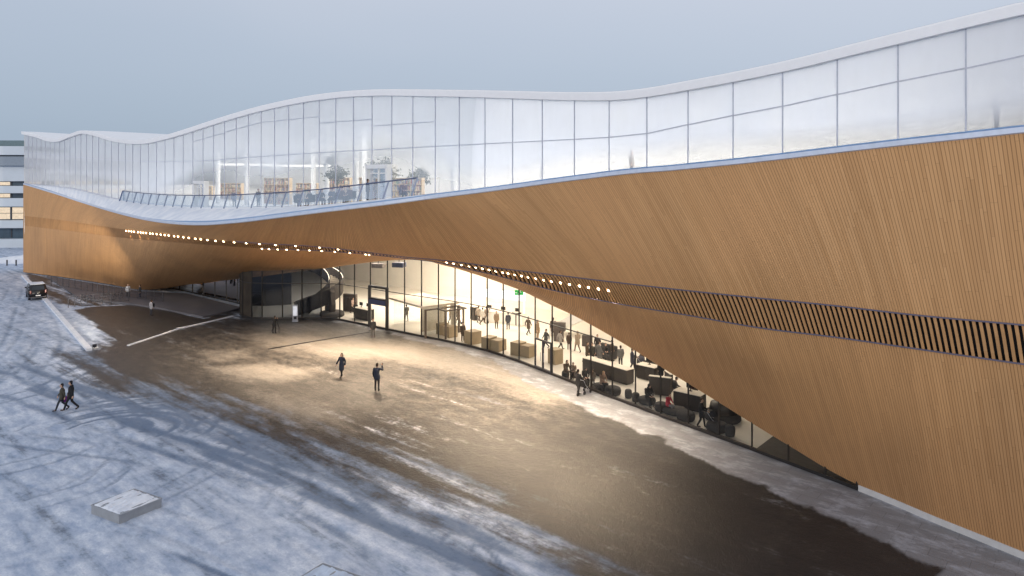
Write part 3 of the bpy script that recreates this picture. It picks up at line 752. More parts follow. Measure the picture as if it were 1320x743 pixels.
# main entrance: dark portal with header and clear window above, pale box vestibule behind
ga, gb = G_at(477.5), G_at(500)
f = MB()
for q in (ga, gb): f.bar((q[0] + MV[0]*.1, q[1] + MV[1]*.1, 0), (q[0] + MV[0]*.1, q[1] + MV[1]*.1, 4.2), .3, .3)
for z, h in ((4.15, .22), (2.95, .18)): f.bar((ga[0] + MV[0]*.1, ga[1] + MV[1]*.1, z), (gb[0] + MV[0]*.1, gb[1] + MV[1]*.1, z), .3, h)
por = f.build('entrance_portal', M['frame'], library)
MB().bar((ga[0] + MV[0]*.2, ga[1] + MV[1]*.2, 2.62), (gb[0] + MV[0]*.2, gb[1] + MV[1]*.2, 2.62), .12, .5).build('header_panel', plain('navy_panel', (.05, .06, .12), .4), por)
M['lit_white'] = plain('lit_white_panel', (.86, .84, .80), .5, var=.02)
c0 = np.array(G_at(514)) + inn * 2.6
v = MB()
v.box((*(c0 + inn*.1), 2.85), (7.0, 4.2, .18), RZ); v.box((*(c0 + tang*1.4 + inn*.4), 1.4), (.22, 2.6, 2.7), RZ)
v.box((*(c0 - tang*1.4 + inn*2.1), 1.4), (.9, .14, 2.7), RZ); v.box((*(c0 + tang*2.6 + inn*2.1), 1.4), (.8, .14, 2.7), RZ)
ve = v.build('vestibule', plain('sand_panel', (.62, .54, .44), .5), library)
for a_, b_, dx, dy in ((3.4, .1, .04, 4.0), (-3.4, .4, .04, 3.4)): MB().box((*(c0 + tang*a_ + inn*b_), 1.45), (dx, dy, 2.6), RZ).build('glass_wall', M['glass'], ve)
l_ = area((*(c0 + inn*.2), 2.7), 5, 2.5, 110, (1, .88, .7), RZ)
v = MB()
for a, b in ((3.9, -1.9), (3.9, 1.9), (5.4, 1.4), (5.4, -.6)): v.box((*(c0 + tang*a + inn*b), 1.35), (.16, .16, 2.7), RZ)
v.box((*(c0 + tang*4.65 + inn*1.65), 2.66), (1.7, .12, .14), RZ); v.box((*(c0 + tang*3.9), 2.66), (.12, 3.9, .14), RZ); v.box((*(c0 + tang*5.4 + inn*.4), 2.66), (.12, 2.1, .14), RZ); v.box((*(c0 + tang*4.65 - inn*.6), 2.66), (1.6, .12, .14), RZ)
v.build('vestibule_frame', plain('umber_frame', (.12, .09, .07), .5), ve)
v = MB()
for a in (-.6, 1.2): v.box((*(c0 + tang*a + inn*2.0), 1.2), (.7, .06, 2.3), RZ)
v.build('vestibule_door', plain('oak_leaf', (.42, .30, .18), .5), ve)
area_pts = []
# vents hanging under the hall ceiling
for (px, py, Y, sx, mt) in ((488, 342.5, 78, 1.4, 'vent'), (514.5, 341.5, 72, 1.3, 'projector')):
    X = (px - X0)/F*Y; z = alt(py, Y)
    o = MB().box((X, Y, z), (sx, .9, .5), RZ*.3, .06); 
    o.bar((X, Y, z + .2), (X, Y, 7.75), .06); o.box((X - sx*.3, Y - .47, z), (.3, .06, .3), RZ*.3, .02)
    o = o.build('ceiling_projector', plain('navy_case' if mt == 'projector' else 'umber_case', (.05, .06, .12) if mt == 'projector' else (.10, .085, .075), .5))
    tag(o, 'dark navy box hanging from the hall ceiling left of the first lamp row' if mt == 'projector' else 'flat umber unit hanging from the ceiling above the entrance portal', 'projector', 'boxes hanging from the hall ceiling')
# bay interior: dark backdrop and curved dark stair
b_ = MB()
wall = [(-31.4, 81.2), (-29.2, 81.0), (-26.5, 82.0)]
for a, c in zip(wall[:-1], wall[1:]): b_.quad((a[0], a[1], 0), (c[0], c[1], 0), (c[0], c[1], 7), (a[0], a[1], 7))
b_.build('bay_wall', plain('slate_blue_wall', (.014, .018, .034), .7, var=.4), library)
b_ = MB(); b_.mesh_in([(-20.3,73.7,6.55),(-27,73.4,6.55),(-30.5,76,6.55),(-31,81.2,6.55),(-22.8,84.6,6.55),(-18,80,6.55)], [(0,1,2,3,4,5)])
b_.build('bay_ceiling', plain('dark_ceiling', (.06, .05, .05), .7), library)
for k, (x, y) in enumerate(((-28.5, 76.5), (-25.5, 76), (-23, 77.5))):
    l = link('bay_lamp', lamp_me, library); l.location = (x, y, 6.42); l.scale = (.7, .7, .7)
stair = empty('spiral_staircase', (0, 0, 0)); stair.parent = library
cx, cy = -21.9, 77.3
def helix(r, a0, a1, z0, z1, n=34): return [(cx + r*math.cos(a0 + (a1-a0)*i/n), cy + r*math.sin(a0 + (a1-a0)*i/n), z0 + (z1-z0)*i/n) for i in range(n+1)]
M['black_steel'] = plain('black_steel', (.03, .025, .024), .5, .1, var=.25)
for r, hh in ((2.75, 1.15), (1.25, 1.05)):
    lo = helix(r, R(-150), R(150), .1, 5.2); s_ = MB()
    for a, b in zip(lo[:-1], lo[1:]): s_.quad((a[0], a[1], a[2]-.45), (b[0], b[1], b[2]-.45), (b[0], b[1], b[2]+hh), (a[0], a[1], a[2]+hh), smooth=True)
    s_.build('balustrade', M['black_steel'], stair)
    MB().tube([(p[0], p[1], p[2] + hh + .06) for p in lo], .045, 6).build('handrail', M['black_steel'], stair)
    MB().tube([(p[0] - .1*(p[0]-cx)/r, p[1] - .1*(p[1]-cy)/r, p[2] + hh - .2) for p in lo], .035, 5).build('lit_handrail', emitter('rail_light', (1, .85, .65), 3), stair)
s_ = MB(); o1, o2 = helix(2.72, R(-150), R(150), .1, 5.2), helix(1.28, R(-150), R(150), .1, 5.2)
for i in range(34):
    z = o1[i][2]; s_.mesh_in([(o1[i][0], o1[i][1], z), (o1[i+1][0], o1[i+1][1], z), (o2[i+1][0], o2[i+1][1], z), (o2[i][0], o2[i][1], z),
                              (o1[i][0], o1[i][1], z-.17), (o1[i+1][0], o1[i+1][1], z-.17), (o2[i+1][0], o2[i+1][1], z-.17), (o2[i][0], o2[i][1], z-.17)],
                             [(0,1,2,3), (7,6,5,4), (0,4,5,1), (1,5,6,2), (2,6,7,3), (3,7,4,0)])
s_.build('step', plain('pale_tread', (.55, .50, .44), .6), stair)
area((-22.5, 78.5, 6.3), 3, 3, 260, (1, .84, .62))
area((-27, 77.5, 6.2), 3, 2, 60, (1, .84, .62))
# cafe back: warm wall with dark shelving behind the recessed front
b_ = MB(); b_.quad((-52, 101, 0), (-33, 86.5, 0), (-33, 86.5, 5), (-52, 101, 5)); b_.build('cafe_wall', plain('umber_wall', (.18, .12, .08), .7, var=.35), library)
b_ = MB(); b_.mesh_in([(-50,95.5,4.38),(-31,80.9,4.38),(-30,86.5,4.38),(-51.5,102,4.38)], [(0,1,2,3)]); b_.build('cafe_ceiling', plain('dark_ceiling', (.06, .05, .05), .7), library)
for i in range(9):
    f_ = (i + .5) / 9; l = link('cafe_lamp', lamp_me, library); l.location = (-34 - 13*f_, 84.8 + 10.5*f_, 2.3 + .5 * (i % 3)); l.scale = (.9, .9, 1.4)
for i in range(3):
    area((-35 - 5*i, 86 + 4*i, 4.2), 3, 2, 160, (1, .78, .5), RZ)

# terrace doors: little white portals in front of the upper glass
def terrace_door(px, label=None):
    k = k_of(px); z = zTk(k); d_ = MB()
    for kk in (k - .5, k + .5): d_.bar(FP(kk, .25, z), FP(kk, .25, z + 2.5), .16, .5, up=(MV[0], MV[1], 0))
    d_.bar(FP(k - .55, .25, z + 2.5), FP(k + .55, .25, z + 2.5), .5, .3)
    d_.bar(FP(k - .55, .25, z + 2.0), FP(k + .55, .25, z + 2.0), .1, .08); d_.bar(FP(k, .25, z), FP(k, .25, z + 2.4), .08, .1)
    o = d_.build('terrace_door', M['white'], library)
    MB().quad(FP(k - .48, .2, z + .05), FP(k + .48, .2, z + .05), FP(k + .48, .2, z + 2.4), FP(k - .48, .2, z + 2.4)).build('pane', M['rail_glass'], o)
terrace_door(491.5); terrace_door(262)

# ------------------------------------------------------------------ upper floor interior seen through the glass
def inner(px, n): # mullion number k of the point with facade offset n on sight line px
    r = (px - X0) / F; return Yk((48.07 - .6608*n + .7506*n*r) / (r + 1.136))
M['shelf'] = plain('birch_shelf', (.62, .47, .30), .6, var=.15)
for (px, n, wdt, h) in ((360, -9, 5.5, 3.0), (398, -14, 4.5, 2.4), (440, -12, 4, 2.9), (474, -15, 4.2, 2.9), (525, -11, 5.0, 2.4), (300, -12, 6, 2.2), (265, -9, 5, 1.8)):
    k = inner(px, n); p = FP(k, n, zTk(k)); b_ = MB(); n_ = 6
    b_.box((0, .0, h/2), (wdt, .05, h)); 
    for i in range(n_ + 1): b_.box((-wdt/2 + wdt*i/n_, -.18, h/2), (.05, .36, h))
    for i in range(5): b_.box((0, -.18, .05 + (h - .08) * i / 4), (wdt, .34, .05))
    o = b_.build('bookcase', M['shelf']); o.location = p; o.rotation_euler = (0, 0, ang)
    bk = MB()
    for i in range(n_):
        for j in range(4):
            x = -wdt/2 + wdt*i/n_ + .06; z0 = .08 + (h-.08)*j/4
            while x < -wdt/2 + wdt*(i+1)/n_ - .16:
                wd = random.uniform(.05, .12); hb = random.uniform(.3, .42) * min(1, h / 2.4); bk.box((x + wd/2, -.2, z0 + hb/2), (wd*.9, .24, hb), mi=random.randrange(5)); x += wd
    bk.build('books', [plain('book_%s' % n2, c2, .7) for n2, c2 in (('ochre', (.45, .28, .10)), ('red', (.35, .09, .06)), ('cream', (.6, .55, .45)), ('green', (.12, .20, .10)), ('blue', (.10, .14, .25)))], o)
    tag(o, {360: 'wide tall birch bookcase upstairs left of the white columns', 398: 'bookcase upstairs just behind the white columns', 440: 'bookcase upstairs behind the tall indoor tree', 474: 'tall bookcase upstairs between the two indoor trees', 525: 'bookcase upstairs right of the terrace door by the round tree', 300: 'low long bookcase upstairs left of centre', 265: 'lowest bookcase upstairs behind the far terrace door'}[px], 'bookcase', 'bookcases on the upper floor')
for px in (404, 421, 459, 470, 318, 281, 585, 700):
    k = inner(px, -6 if px not in (404, 470) else -10); n = -6 if px not in (404, 470) else -10
    p = FP(k, n, 0); top = .8*zRk(k) + .2*zback(k) - .6
    MB().lathe([(.26, zTk(k)), (.26, top)], c=(p[0], p[1], 0), n=16).build('column', M['white'], library)
for (px, n, wd) in ((320, -9, 7.0), (385, -16, 8.0)):     # glowing light rings under the wavy ceiling
    k = inner(px, n); p = FP(k, n, zRk(k) - 3.2); c_ = MB()
    c_.tube([(wd/2*math.cos(a*math.pi/14), wd/2*.55*math.sin(a*math.pi/14), 0) for a in range(29)], .1, 6)
    for a in (0, 9, 18): c_.bar((wd/2*math.cos(a*math.pi/14), wd/2*.55*math.sin(a*math.pi/14), 0), (0, 0, 2.4), .03)
    o = c_.build('ring_lamp', emitter('ring_glow', (1, .94, .84), 2.5)); o.location = p
    tag(o, {320: 'white oval ring lamp under the ceiling above the low bookcases', 385: 'large oval ring lamp far back above the white columns', 560: 'small oval ring lamp upstairs at mid facade', 930: 'oval ring lamp upstairs behind the fritted panes right of centre', 1210: 'oval ring lamp upstairs nearest the right picture edge'}[px], 'ring lamp', 'ring lamps on the upper floor')
# indoor trees
def indoor_tree(px, n, h, cr, label, seed):
    k = inner(px, n); p = FP(k, n, zTk(k)); rr = random.Random(seed)
    o = empty('potted_tree', p, 0, label, 'tree', 'indoor trees on the upper floor')
    MB().lathe([(.32, 0), (.42, .02), (.5, .55), (.44, .55), (.4, .5), (0, .5)], n=18).build('pot', M['white'], o)
    tk = MB(); tk.tube([(0, 0, .4), (.04, .02, h*.35), (-.03, 0, h*.62), (.02, .01, h*.8)], [.07, .06, .05, .02], 7)
    tips = []
    for i in range(11):
        a = rr.uniform(0, 6.28); z0 = h*rr.uniform(.4, .7); L = cr*rr.uniform(.5, 1)
        e = (math.cos(a)*L, math.sin(a)*L, z0 + h*rr.uniform(.05, .28)); tk.tube([(0, 0, z0), (e[0]*.5, e[1]*.5, z0*.5+e[2]*.5+.1), e], [.03, .02, .01], 5); tips.append(e)
    tk.build('trunk', plain('bark', (.12, .08, .05), .8), o)
    lf = MB()
    for i in range(620):
        t_ = rr.choice(tips); c = Vector((t_[0] + rr.gauss(0, cr*.24), t_[1] + rr.gauss(0, cr*.24), t_[2] + rr.gauss(0, cr*.2)))
        a = Vector((rr.gauss(0, 1), rr.gauss(0, 1), rr.gauss(0, .6))).normalized(); b = a.orthogonal().normalized(); s_ = rr.uniform(.10, .2)
        lf.quad(c - a*s_, c + b*s_*.45, c + a*s_, c - b*s_*.45, mi=i % 2)
    lf.build('crown', [plain('olive_leaf', (.10, .10, .035), .6), plain('dark_leaf', (.055, .065, .025), .6)], o)
indoor_tree(434, -4.0, 4.4, .95, 'tall slim indoor tree in a pot behind the upper glass', 3)
indoor_tree(494, -4.5, 3.6, 1.1, 'round indoor tree in a pot above the right terrace door', 5)
indoor_tree(540, -16, 3.8, .9, 'indoor tree far back upstairs right of the terrace door', 8)

# ------------------------------------------------------------------ balcony railing
rail = empty('balcony_railing', (0, 0, 0), 0, 'steel and glass railing with slanted posts along the snowy balcony', 'railing')
rk = np.linspace(k_of(548), k_of(163), 23); RH = 1.25
RN = lambda k: max(.2, rail_n(k) - .1)
base = [Vector(FP(k, RN(k), max(zTk(k) - .05, lip_z(k) + .2))) for k in rk]
top = [Vector(FP(k - .16, RN(k) - .25, b.z + RH)) for k, b in zip(rk, base)]
for b, t_ in zip(base, top):
    MB().bar(b - Vector((0, 0, .1)), t_, .07, .11).build('post', plain('blue_grey_steel', (.22, .26, .36), .4, .4), rail)
MB().tube(top, .055, 6).build('handrail', plain('dark_blue_steel', (.10, .13, .22), .4, .4), rail)
for i in range(len(rk) - 1):
    MB().quad(base[i].lerp(top[i], .08), base[i+1].lerp(top[i+1], .08), base[i+1].lerp(top[i+1], .93), base[i].lerp(top[i], .93)).build('glass_panel', M['rail_glass'], rail)
e0 = base[-1]; ke = rk[-1]
MB().bar(e0, Vector(FP(ke + .25, .1, e0.z)), .05).bar(top[-1], Vector(FP(ke + .25, .1, e0.z + RH)), .08).bar(Vector(FP(ke+.25, .1, e0.z)), Vector(FP(ke+.25, .1, e0.z+RH)), .1).bar(base[-1], top[-1], .1).bar(base[-1].lerp(top[-1], .5), Vector(FP(ke+.25, .1, e0.z + RH*.5)), .05).build('end_frame', plain('deep_blue_steel', (.06, .10, .24), .4, .4), rail)

# ------------------------------------------------------------------ furniture of the hall
M['dkwood'] = plain('espresso_panel', (.030, .024, .022), .5, var=.2)
M['ply'] = plain('oiled_plywood', (.34, .26, .16), .6, var=.15, scale=1.5)
M['felt'] = plain('charcoal_felt', (.045, .042, .042), .95, var=.2, bump=.4)
M['top'] = plain('pale_counter_top', (.70, .64, .55), .45)
def put(o, px, py, rz=RZ): x, y = gnd(px, py); o.location = (x, y, .03); o.rotation_euler = (0, 0, rz); return o
def counter(px, py, L, W, H, label, rz=RZ, screen=0, cat='counter'):
    o = put(empty('service_counter', label=label, cat=cat, group='dark counters in the hall'), px, py, rz)
    b = MB().box((0, 0, H/2 + .04), (L, W, H - .08), bev=.02); b.box((0, 0, .04), (L - .1, W - .1, .08)); n_ = max(2, int(L / .9))
    for i in range(n_ - 1): b.box((-L/2 + L*(i+1)/n_, -W/2 - .004, H/2), (.015, .01, H - .2))
    b.build('body', M['dkwood'], o)
    MB().box((0, 0, H + .03), (L + .04, W + .04, .05), bev=.015).build('counter_top', M['top'], o)
    for i in range(screen):
        x = -L/2 + L*(i + .5)/screen; s = MB().box((x, .1, H + .42), (.55, .04, .36), bev=.01); s.box((x, .12, H + .15), (.06, .04, .2)); s.box((x, .12, H + .06), (.24, .18, .02))
        s.build('screen', plain('black_screen', (.012, .012, .014), .25), o)
    return o
counter(783, 487, 4.6, .8, 1.05, 'long dark reception counter with a pale top, nearest row')
counter(836, 489, 1.6, .9, 1.0, 'short dark counter right of the long reception counter', RZ + .15, 1)
counter(851, 510, 1.5, .25, 1.25, 'dark upright desk panel beside the hooded sitter', RZ + .5, 0, 'desk')
counter(862, 504, 1.1, .2, 1.25, 'narrow dark desk panel right of the upright one', RZ - .5, 0, 'desk')
counter(889, 527, 1.9, .9, 1.05, 'dark desk with papers beside the pushchair', RZ + .2, 1, 'desk')
counter(469, 412, 2.4, .9, 1.15, 'dark information counter left of the entrance portal', RZ + .2, 2)
counter(666, 419.5, .7, .7, 1.3, 'small brown stand in front of the white service desk', RZ, 0, 'stand')
c_ = counter(648, 417, 5.2, .9, 1.1, 'long white service desk under the glowing panel', RZ + .35, 3)
for ch in c_.children:
    if ch.name.startswith('body'): ch.data.materials[0] = M['lit_white']
counter(611, 413, .8, .5, 1.4, 'brown column-like stand behind the pale group of visitors', RZ, 0, 'stand')
x, y = gnd(648, 411)
o = MB().box((0, 0, 2.6), (5.6, .12, .9), bev=.02).box((2.7, 0, 1.1), (.08, .1, 2.2)).box((-2.7, 0, 1.1), (.08, .1, 2.2)).build('light_panel', emitter('white_panel_glow', (1, .97, .92), 2.0)); o.location = (x, y, 0); o.rotation_euler = (0, 0, RZ + .35)
tag(o, 'glowing white panel above the white service desk', 'light panel')
x, y = gnd(669, 420)
o = MB().box((0, 0, 3.2), (.9, .12, .5), bev=.02).box((-.3, 0, 3.9), (.03, .03, 1)).box((.3, 0, 3.9), (.03, .03, 1)).build('exit_sign', emitter('exit_green', (.05, .55, .10), 1.0)); o.location = (x, y, .2)
pic = MB(); pic.box((.12, -.07, 3.38), (.1, .02, .1)); pic.bar((.1, -.07, 3.32), (.02, -.07, 3.16), .07); pic.bar((.02, -.07, 3.16), (-.12, -.07, 3.04), .05); pic.bar((.02, -.07, 3.16), (.1, -.07, 3.02), .05); pic.bar((.1, -.07, 3.3), (.24, -.07, 3.2), .04); pic.bar((-.38, -.07, 3.2), (-.18, -.07, 3.2), .06)
pic.build('pictogram', plain('sign_white', (.85, .85, .85), .5), o)
tag(o, 'green emergency exit sign with a running figure hanging in the hall', 'exit sign')
# plywood display blocks
def block(px, py, L, W, H, label, rz, parts=1):
    o = put(empty('display_block', label=label, cat='display block', group='plywood blocks behind the glass'), px, py, rz)
    for i in range(parts):
        b = MB().box((-L/2 + L*(i+.5)/parts, (.12 if i % 2 else 0), H*(1 - .12*(i % 2))/2), (L/parts - .02, W, H*(1 - .12*(i % 2))), bev=.015)
        b.build('cube', M['ply'], o)
    return o
block(576, 433, 2.3, 1.0, 1.05, 'row of plywood blocks with a dark lid, farthest left behind the glass', RZ, 3)
block(609.5, 443, 1.15, 1.15, 1.15, 'single square plywood block between two mullions', RZ, 1)
block(636, 451.5, 1.9, 1.1, 1.1, 'stepped plywood block pair left of centre', RZ + .25, 2)
block(674, 459, 2.0, 1.0, 1.1, 'plywood block pair just left of the double glass door', RZ + .2, 2)
block(716, 469, .9, .9, 1.2, 'upright plywood stand just right of the double glass door', RZ, 1)
# dark niche and screens on the back wall of the hall
for (px, pyc, pyb, wd, h, lab) in ((451.5, 383, 402, 1.7, 2.0, 'dark tall cabinet against the wall left of the entrance'), (720, 412, 441, 1.3, .8, 'small dark screen on a white stand behind the glass'), (757, 436, 447, .9, 1.0, 'grey bin like cabinet at the back of the hall')):
    x, y = gnd(px, pyb); o = MB().box((0, 0, h/2 + (0 if h > 1.5 or px == 757 else 1.0)), (wd, .4, h), bev=.03)
    if px == 720: o.box((0, .1, .5), (.9, .3, 1.0), bev=.02)
    else: o.box((0, -.21, h*.5), (.03, .02, h*.8))
    o = o.build('cabinet', plain('umber_cabinet', (.07, .055, .05), .5)); o.location = (x, y, .03); o.rotation_euler = (0, 0, RZ*.4); tag(o, lab, 'cabinet')
# shade at the near end of the hall, laid as a dark sheet on the floor
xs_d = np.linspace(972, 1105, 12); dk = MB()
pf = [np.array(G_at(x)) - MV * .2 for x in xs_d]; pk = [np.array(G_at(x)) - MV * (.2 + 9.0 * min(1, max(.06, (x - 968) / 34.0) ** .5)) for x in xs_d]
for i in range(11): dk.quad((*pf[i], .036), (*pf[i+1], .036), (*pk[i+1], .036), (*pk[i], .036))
dk.build('floor_shade_sheet', plain('painted_floor_shade', (.035, .034, .036), .5), library)
# white stair flank at the back of the hall
x, y = gnd(712, 431); st_ = MB()
for i in range(11): st_.box((i*.32, 0, .09 + i*.17), (.34, 1.8, .18 + i*.0))
st_.prism([(0, 0), (3.6, 1.95), (3.6, 2.9), (0, .95)], lambda q: (q[0], -.92, q[1]), lambda q: (q[0], -.98, q[1]))
o = st_.build('white_stair', M['lit_white'], library); o.location = (x, y, .03); o.rotation_euler = (0, 0, RZ + .5)
# poufs and sofas
def pouf(px, py, r, h, label, sx=1.0, rz=RZ):
    r *= .58; h *= .85
    o = MB().lathe([(0, h), (r*.7, h), (r*.92, h - .05), (r, h*.7), (r*1.02, h*.45), (r*.96, h*.15), (r*.85, 0), (0, 0)], n=22, sx=sx)
    o.lathe([(r*.99, h*.60), (r*1.03, h*.57), (r*.99, h*.54)], n=22, sx=sx)
    o = put(o.build('pouf', M['felt']), px, py, rz); q_ = math.hypot(o.location.x, o.location.y); e_ = 1 + (r * .95) / q_; o.location.x *= e_; o.location.y *= e_; return tag(o, label, 'pouf', 'dark felt poufs by the glass')
pouf(790, 512, .95, .62, 'wide dark pouf right of the seated woman', 1.05)
pouf(810, 515, .42, .68, 'small round dark pouf, left one of the pair below the long counter')
pouf(819.5, 519.5, .45, .66, 'small round dark pouf, right one of the pair below the long counter')
pouf(834, 524, .95, .5, 'wide low dark pouf under the hooded sitter', 1.1)
pouf(853, 533, .8, .6, 'dark pouf under the child in red')
pouf(870, 538, 1.15, .45, 'long flat dark pouf right of the child in red', 1.3, RZ + .3)
pouf(884, 546, .98, .62, 'round bulky dark pouf left of the pushchair')
pouf(924, 561, 1.05, .62, 'wide dark pouf right of the pushchair')
pouf(941, 565, .5, .72, 'upright small dark pouf nearest the right end of the glass')
pouf(773, 506, .9, .5, 'low dark pouf under the seated woman with blond hair', 1.1)
o = put(empty('round_sofa', label='large dark round sofa with a curved high back at the right of the hall', cat='sofa'), 931, 541)
MB().lathe([(0, .45), (.95, .45), (1.05, .4), (1.07, .1), (1.0, 0), (0, 0)], n=28, sx=1.1).build('seat', M['felt'], o)
MB().lathe([(.0, 1.15), (.42, 1.1), (.6, 1.0), (.7, .45), (0, .45)], n=24, sx=1.25).build('backrest', M['dkwood'], o)
o = put(empty('armchair', label='dark armchair group at the back beside the tall coat', cat='armchair'), 781, 463)
MB().box((0, 0, .28), (1.8, .9, .4), bev=.1).build('seat', M['felt'], o); MB().box((0, .4, .7), (1.8, .22, .9), bev=.08).build('backrest', M['felt'], o)
for sx in (-1, 1): MB().box((sx*.85, 0, .45), (.2, .9, .6), bev=.06).build('armrest', M['felt'], o)
o = put(empty('lounge_sculpture', label='dark angular high-backed seat on a round black base by the bay', cat='seat'), 428, 408)
MB().lathe([(0, .5), (1.2, .5), (1.3, .4), (1.3, .08), (1.2, 0), (0, 0)], n=24, sx=1.1).build('base', M['felt'], o)
MB().prism([(-.25, .5), (.35, .5), (.42, 1.3), (.25, 2.6), (-.02, 3.0), (-.3, 1.9)], lambda q: (q[0], -.25, q[1]), lambda q: (q[0], .25, q[1])).build('backrest', M['dkwood'], o)
MB().box((-.75, 0, .85), (.7, .8, .7), bev=.1).build('cushion', M['felt'], o)
# ------------------------------------------------------------------ people: bodies, coats, trousers, shoes and hair from jointed tapered limbs
def capsule(bm, a, b, ra, rb, n=10):
    a, b = Vector(a), Vector(b)
    for p, r in ((a, ra), (b, rb)): bmesh.ops.create_icosphere(bm, subdivisions=2, radius=r, matrix=Matrix.Translation(p))
    d = b - a; L = d.length
    if L > 1e-4:
        q = d.to_track_quat('Z', 'Y').to_matrix().to_4x4()
        bmesh.ops.create_cone(bm, cap_ends=True, segments=14, radius1=ra, radius2=rb, depth=L, matrix=Matrix.Translation((a + b) / 2) @ q)
def ellipsoid(bm, c, r, rot=None):
    m = Matrix.Translation(c) @ (rot or Matrix.Identity(4)) @ Matrix.Diagonal((*r, 1)); bmesh.ops.create_icosphere(bm, subdivisions=3, radius=1, matrix=m)
def remeshed(name, fill, voxel):
    me = bpy.data.meshes.new(name); bm = bmesh.new(); fill(bm); bm.to_mesh(me); bm.free()
    o = bpy.data.objects.new(name, me); COL.objects.link(o)
    md = o.modifiers.new('r', 'REMESH'); md.mode = 'VOXEL'; md.voxel_size = voxel; md.use_smooth_shade = True
    s = o.modifiers.new('s', 'SMOOTH'); s.factor = .5; s.iterations = 3
    dg = bpy.context.evaluated_depsgraph_get(); dg.update()
    m2 = bpy.data.meshes.new_from_object(o.evaluated_get(dg)); m2.name = name
    bpy.data.objects.remove(o); bpy.data.meshes.remove(me); return m2
def V3(*a): return Vector(a)
def skeleton(pose):
    s = {'pelvis': V3(0, 0, .93), 'waist': V3(0, 0, 1.08), 'chest': V3(0, .01, 1.28), 'neck': V3(0, 0, 1.45), 'head': V3(0, -.03, 1.60)}
    for sg, n in ((1, 'l'), (-1, 'r')):
        s['sh' + n] = V3(.175*sg, .01, 1.39); s['el' + n] = V3(.235*sg, .03, 1.12); s['wr' + n] = V3(.24*sg, -.07, .87)
        s['hip' + n] = V3(.085*sg, 0, .90); s['kn' + n] = V3(.10*sg, -.02, .49); s['an' + n] = V3(.105*sg, .02, .085)
        s['hd' + n] = V3(0, -.15, -1).normalized(); s['ft' + n] = V3(.02*sg, -1, -.12).normalized()
    if pose == 'walk':
        s['knl'] = V3(.09, -.20, .51); s['anl'] = V3(.09, -.33, .10); s['knr'] = V3(-.09, .02, .50); s['anr'] = V3(-.09, .36, .14)
        s['ell'] = V3(.235, .14, 1.14); s['wrl'] = V3(.23, .16, .89); s['elr'] = V3(-.235, -.06, 1.13); s['wrr'] = V3(-.21, -.24, .93); s['ftr'] = V3(0, -.8, -.6).normalized()
    if pose == 'stroll':
        s['knl'] = V3(.085, -.09, .50); s['anl'] = V3(.085, -.14, .09); s['anr'] = V3(-.085, .14, .11); s['knr'] = V3(-.085, .02, .49)
        s['elr'] = V3(-.30, -.03, 1.14); s['wrr'] = V3(-.38, -.12, .92); s['ell'] = V3(.235, .10, 1.13); s['wrl'] = V3(.22, .08, .88)
    if pose == 'photo':
        s['elr'] = V3(-.31, -.16, 1.30); s['wrr'] = V3(-.24, -.30, 1.52); s['hdr'] = V3(.1, -.1, 1).normalized(); s['head'] += V3(0, -.01, 0)
    if pose == 'tripod':
        for sg, n in ((1, 'l'), (-1, 'r')):
            s['el' + n] = V3(.29*sg, -.16, 1.20); s['wr' + n] = V3(.10*sg, -.34, 1.36); s['hd' + n] = V3(-.3*sg, -.5, .6).normalized()
            s['an' + n] = V3(.15*sg, .02, .085); s['kn' + n] = V3(.13*sg, -.01, .49)
        s['head'] = V3(0, -.11, 1.57); s['neck'] = V3(0, -.03, 1.44)
    if pose == 'push':
        for sg, n in ((1, 'l'), (-1, 'r')): s['el' + n] = V3(.25*sg, -.10, 1.13); s['wr' + n] = V3(.20*sg, -.36, 1.06); s['hd' + n] = V3(-.1*sg, -1, -.3).normalized()
        s['knl'] = V3(.09, -.14, .50); s['anl'] = V3(.09, -.20, .09); s['anr'] = V3(-.09, .22, .12); s['knr'] = V3(-.09, .03, .49)
    if pose == 'sit':
        dz = -.40
        for k in ('pelvis', 'waist', 'chest', 'neck', 'head'): s[k] = s[k] + V3(0, -.02, dz)
        s['chest'] += V3(0, -.05, 0); s['neck'] += V3(0, -.09, -.01); s['head'] += V3(0, -.15, -.03)
        for sg, n in ((1, 'l'), (-1, 'r')):
            s['sh' + n] += V3(0, -.07, dz); s['el' + n] = V3(.24*sg, -.16, .78); s['wr' + n] = V3(.12*sg, -.38, .66); s['hd' + n] = V3(-.5*sg, -.8, -.2).normalized()
            s['hip' + n] = V3(.09*sg, -.03, .50); s['kn' + n] = V3(.12*sg, -.46, .50); s['an' + n] = V3(.12*sg, -.44, .085)
    return s
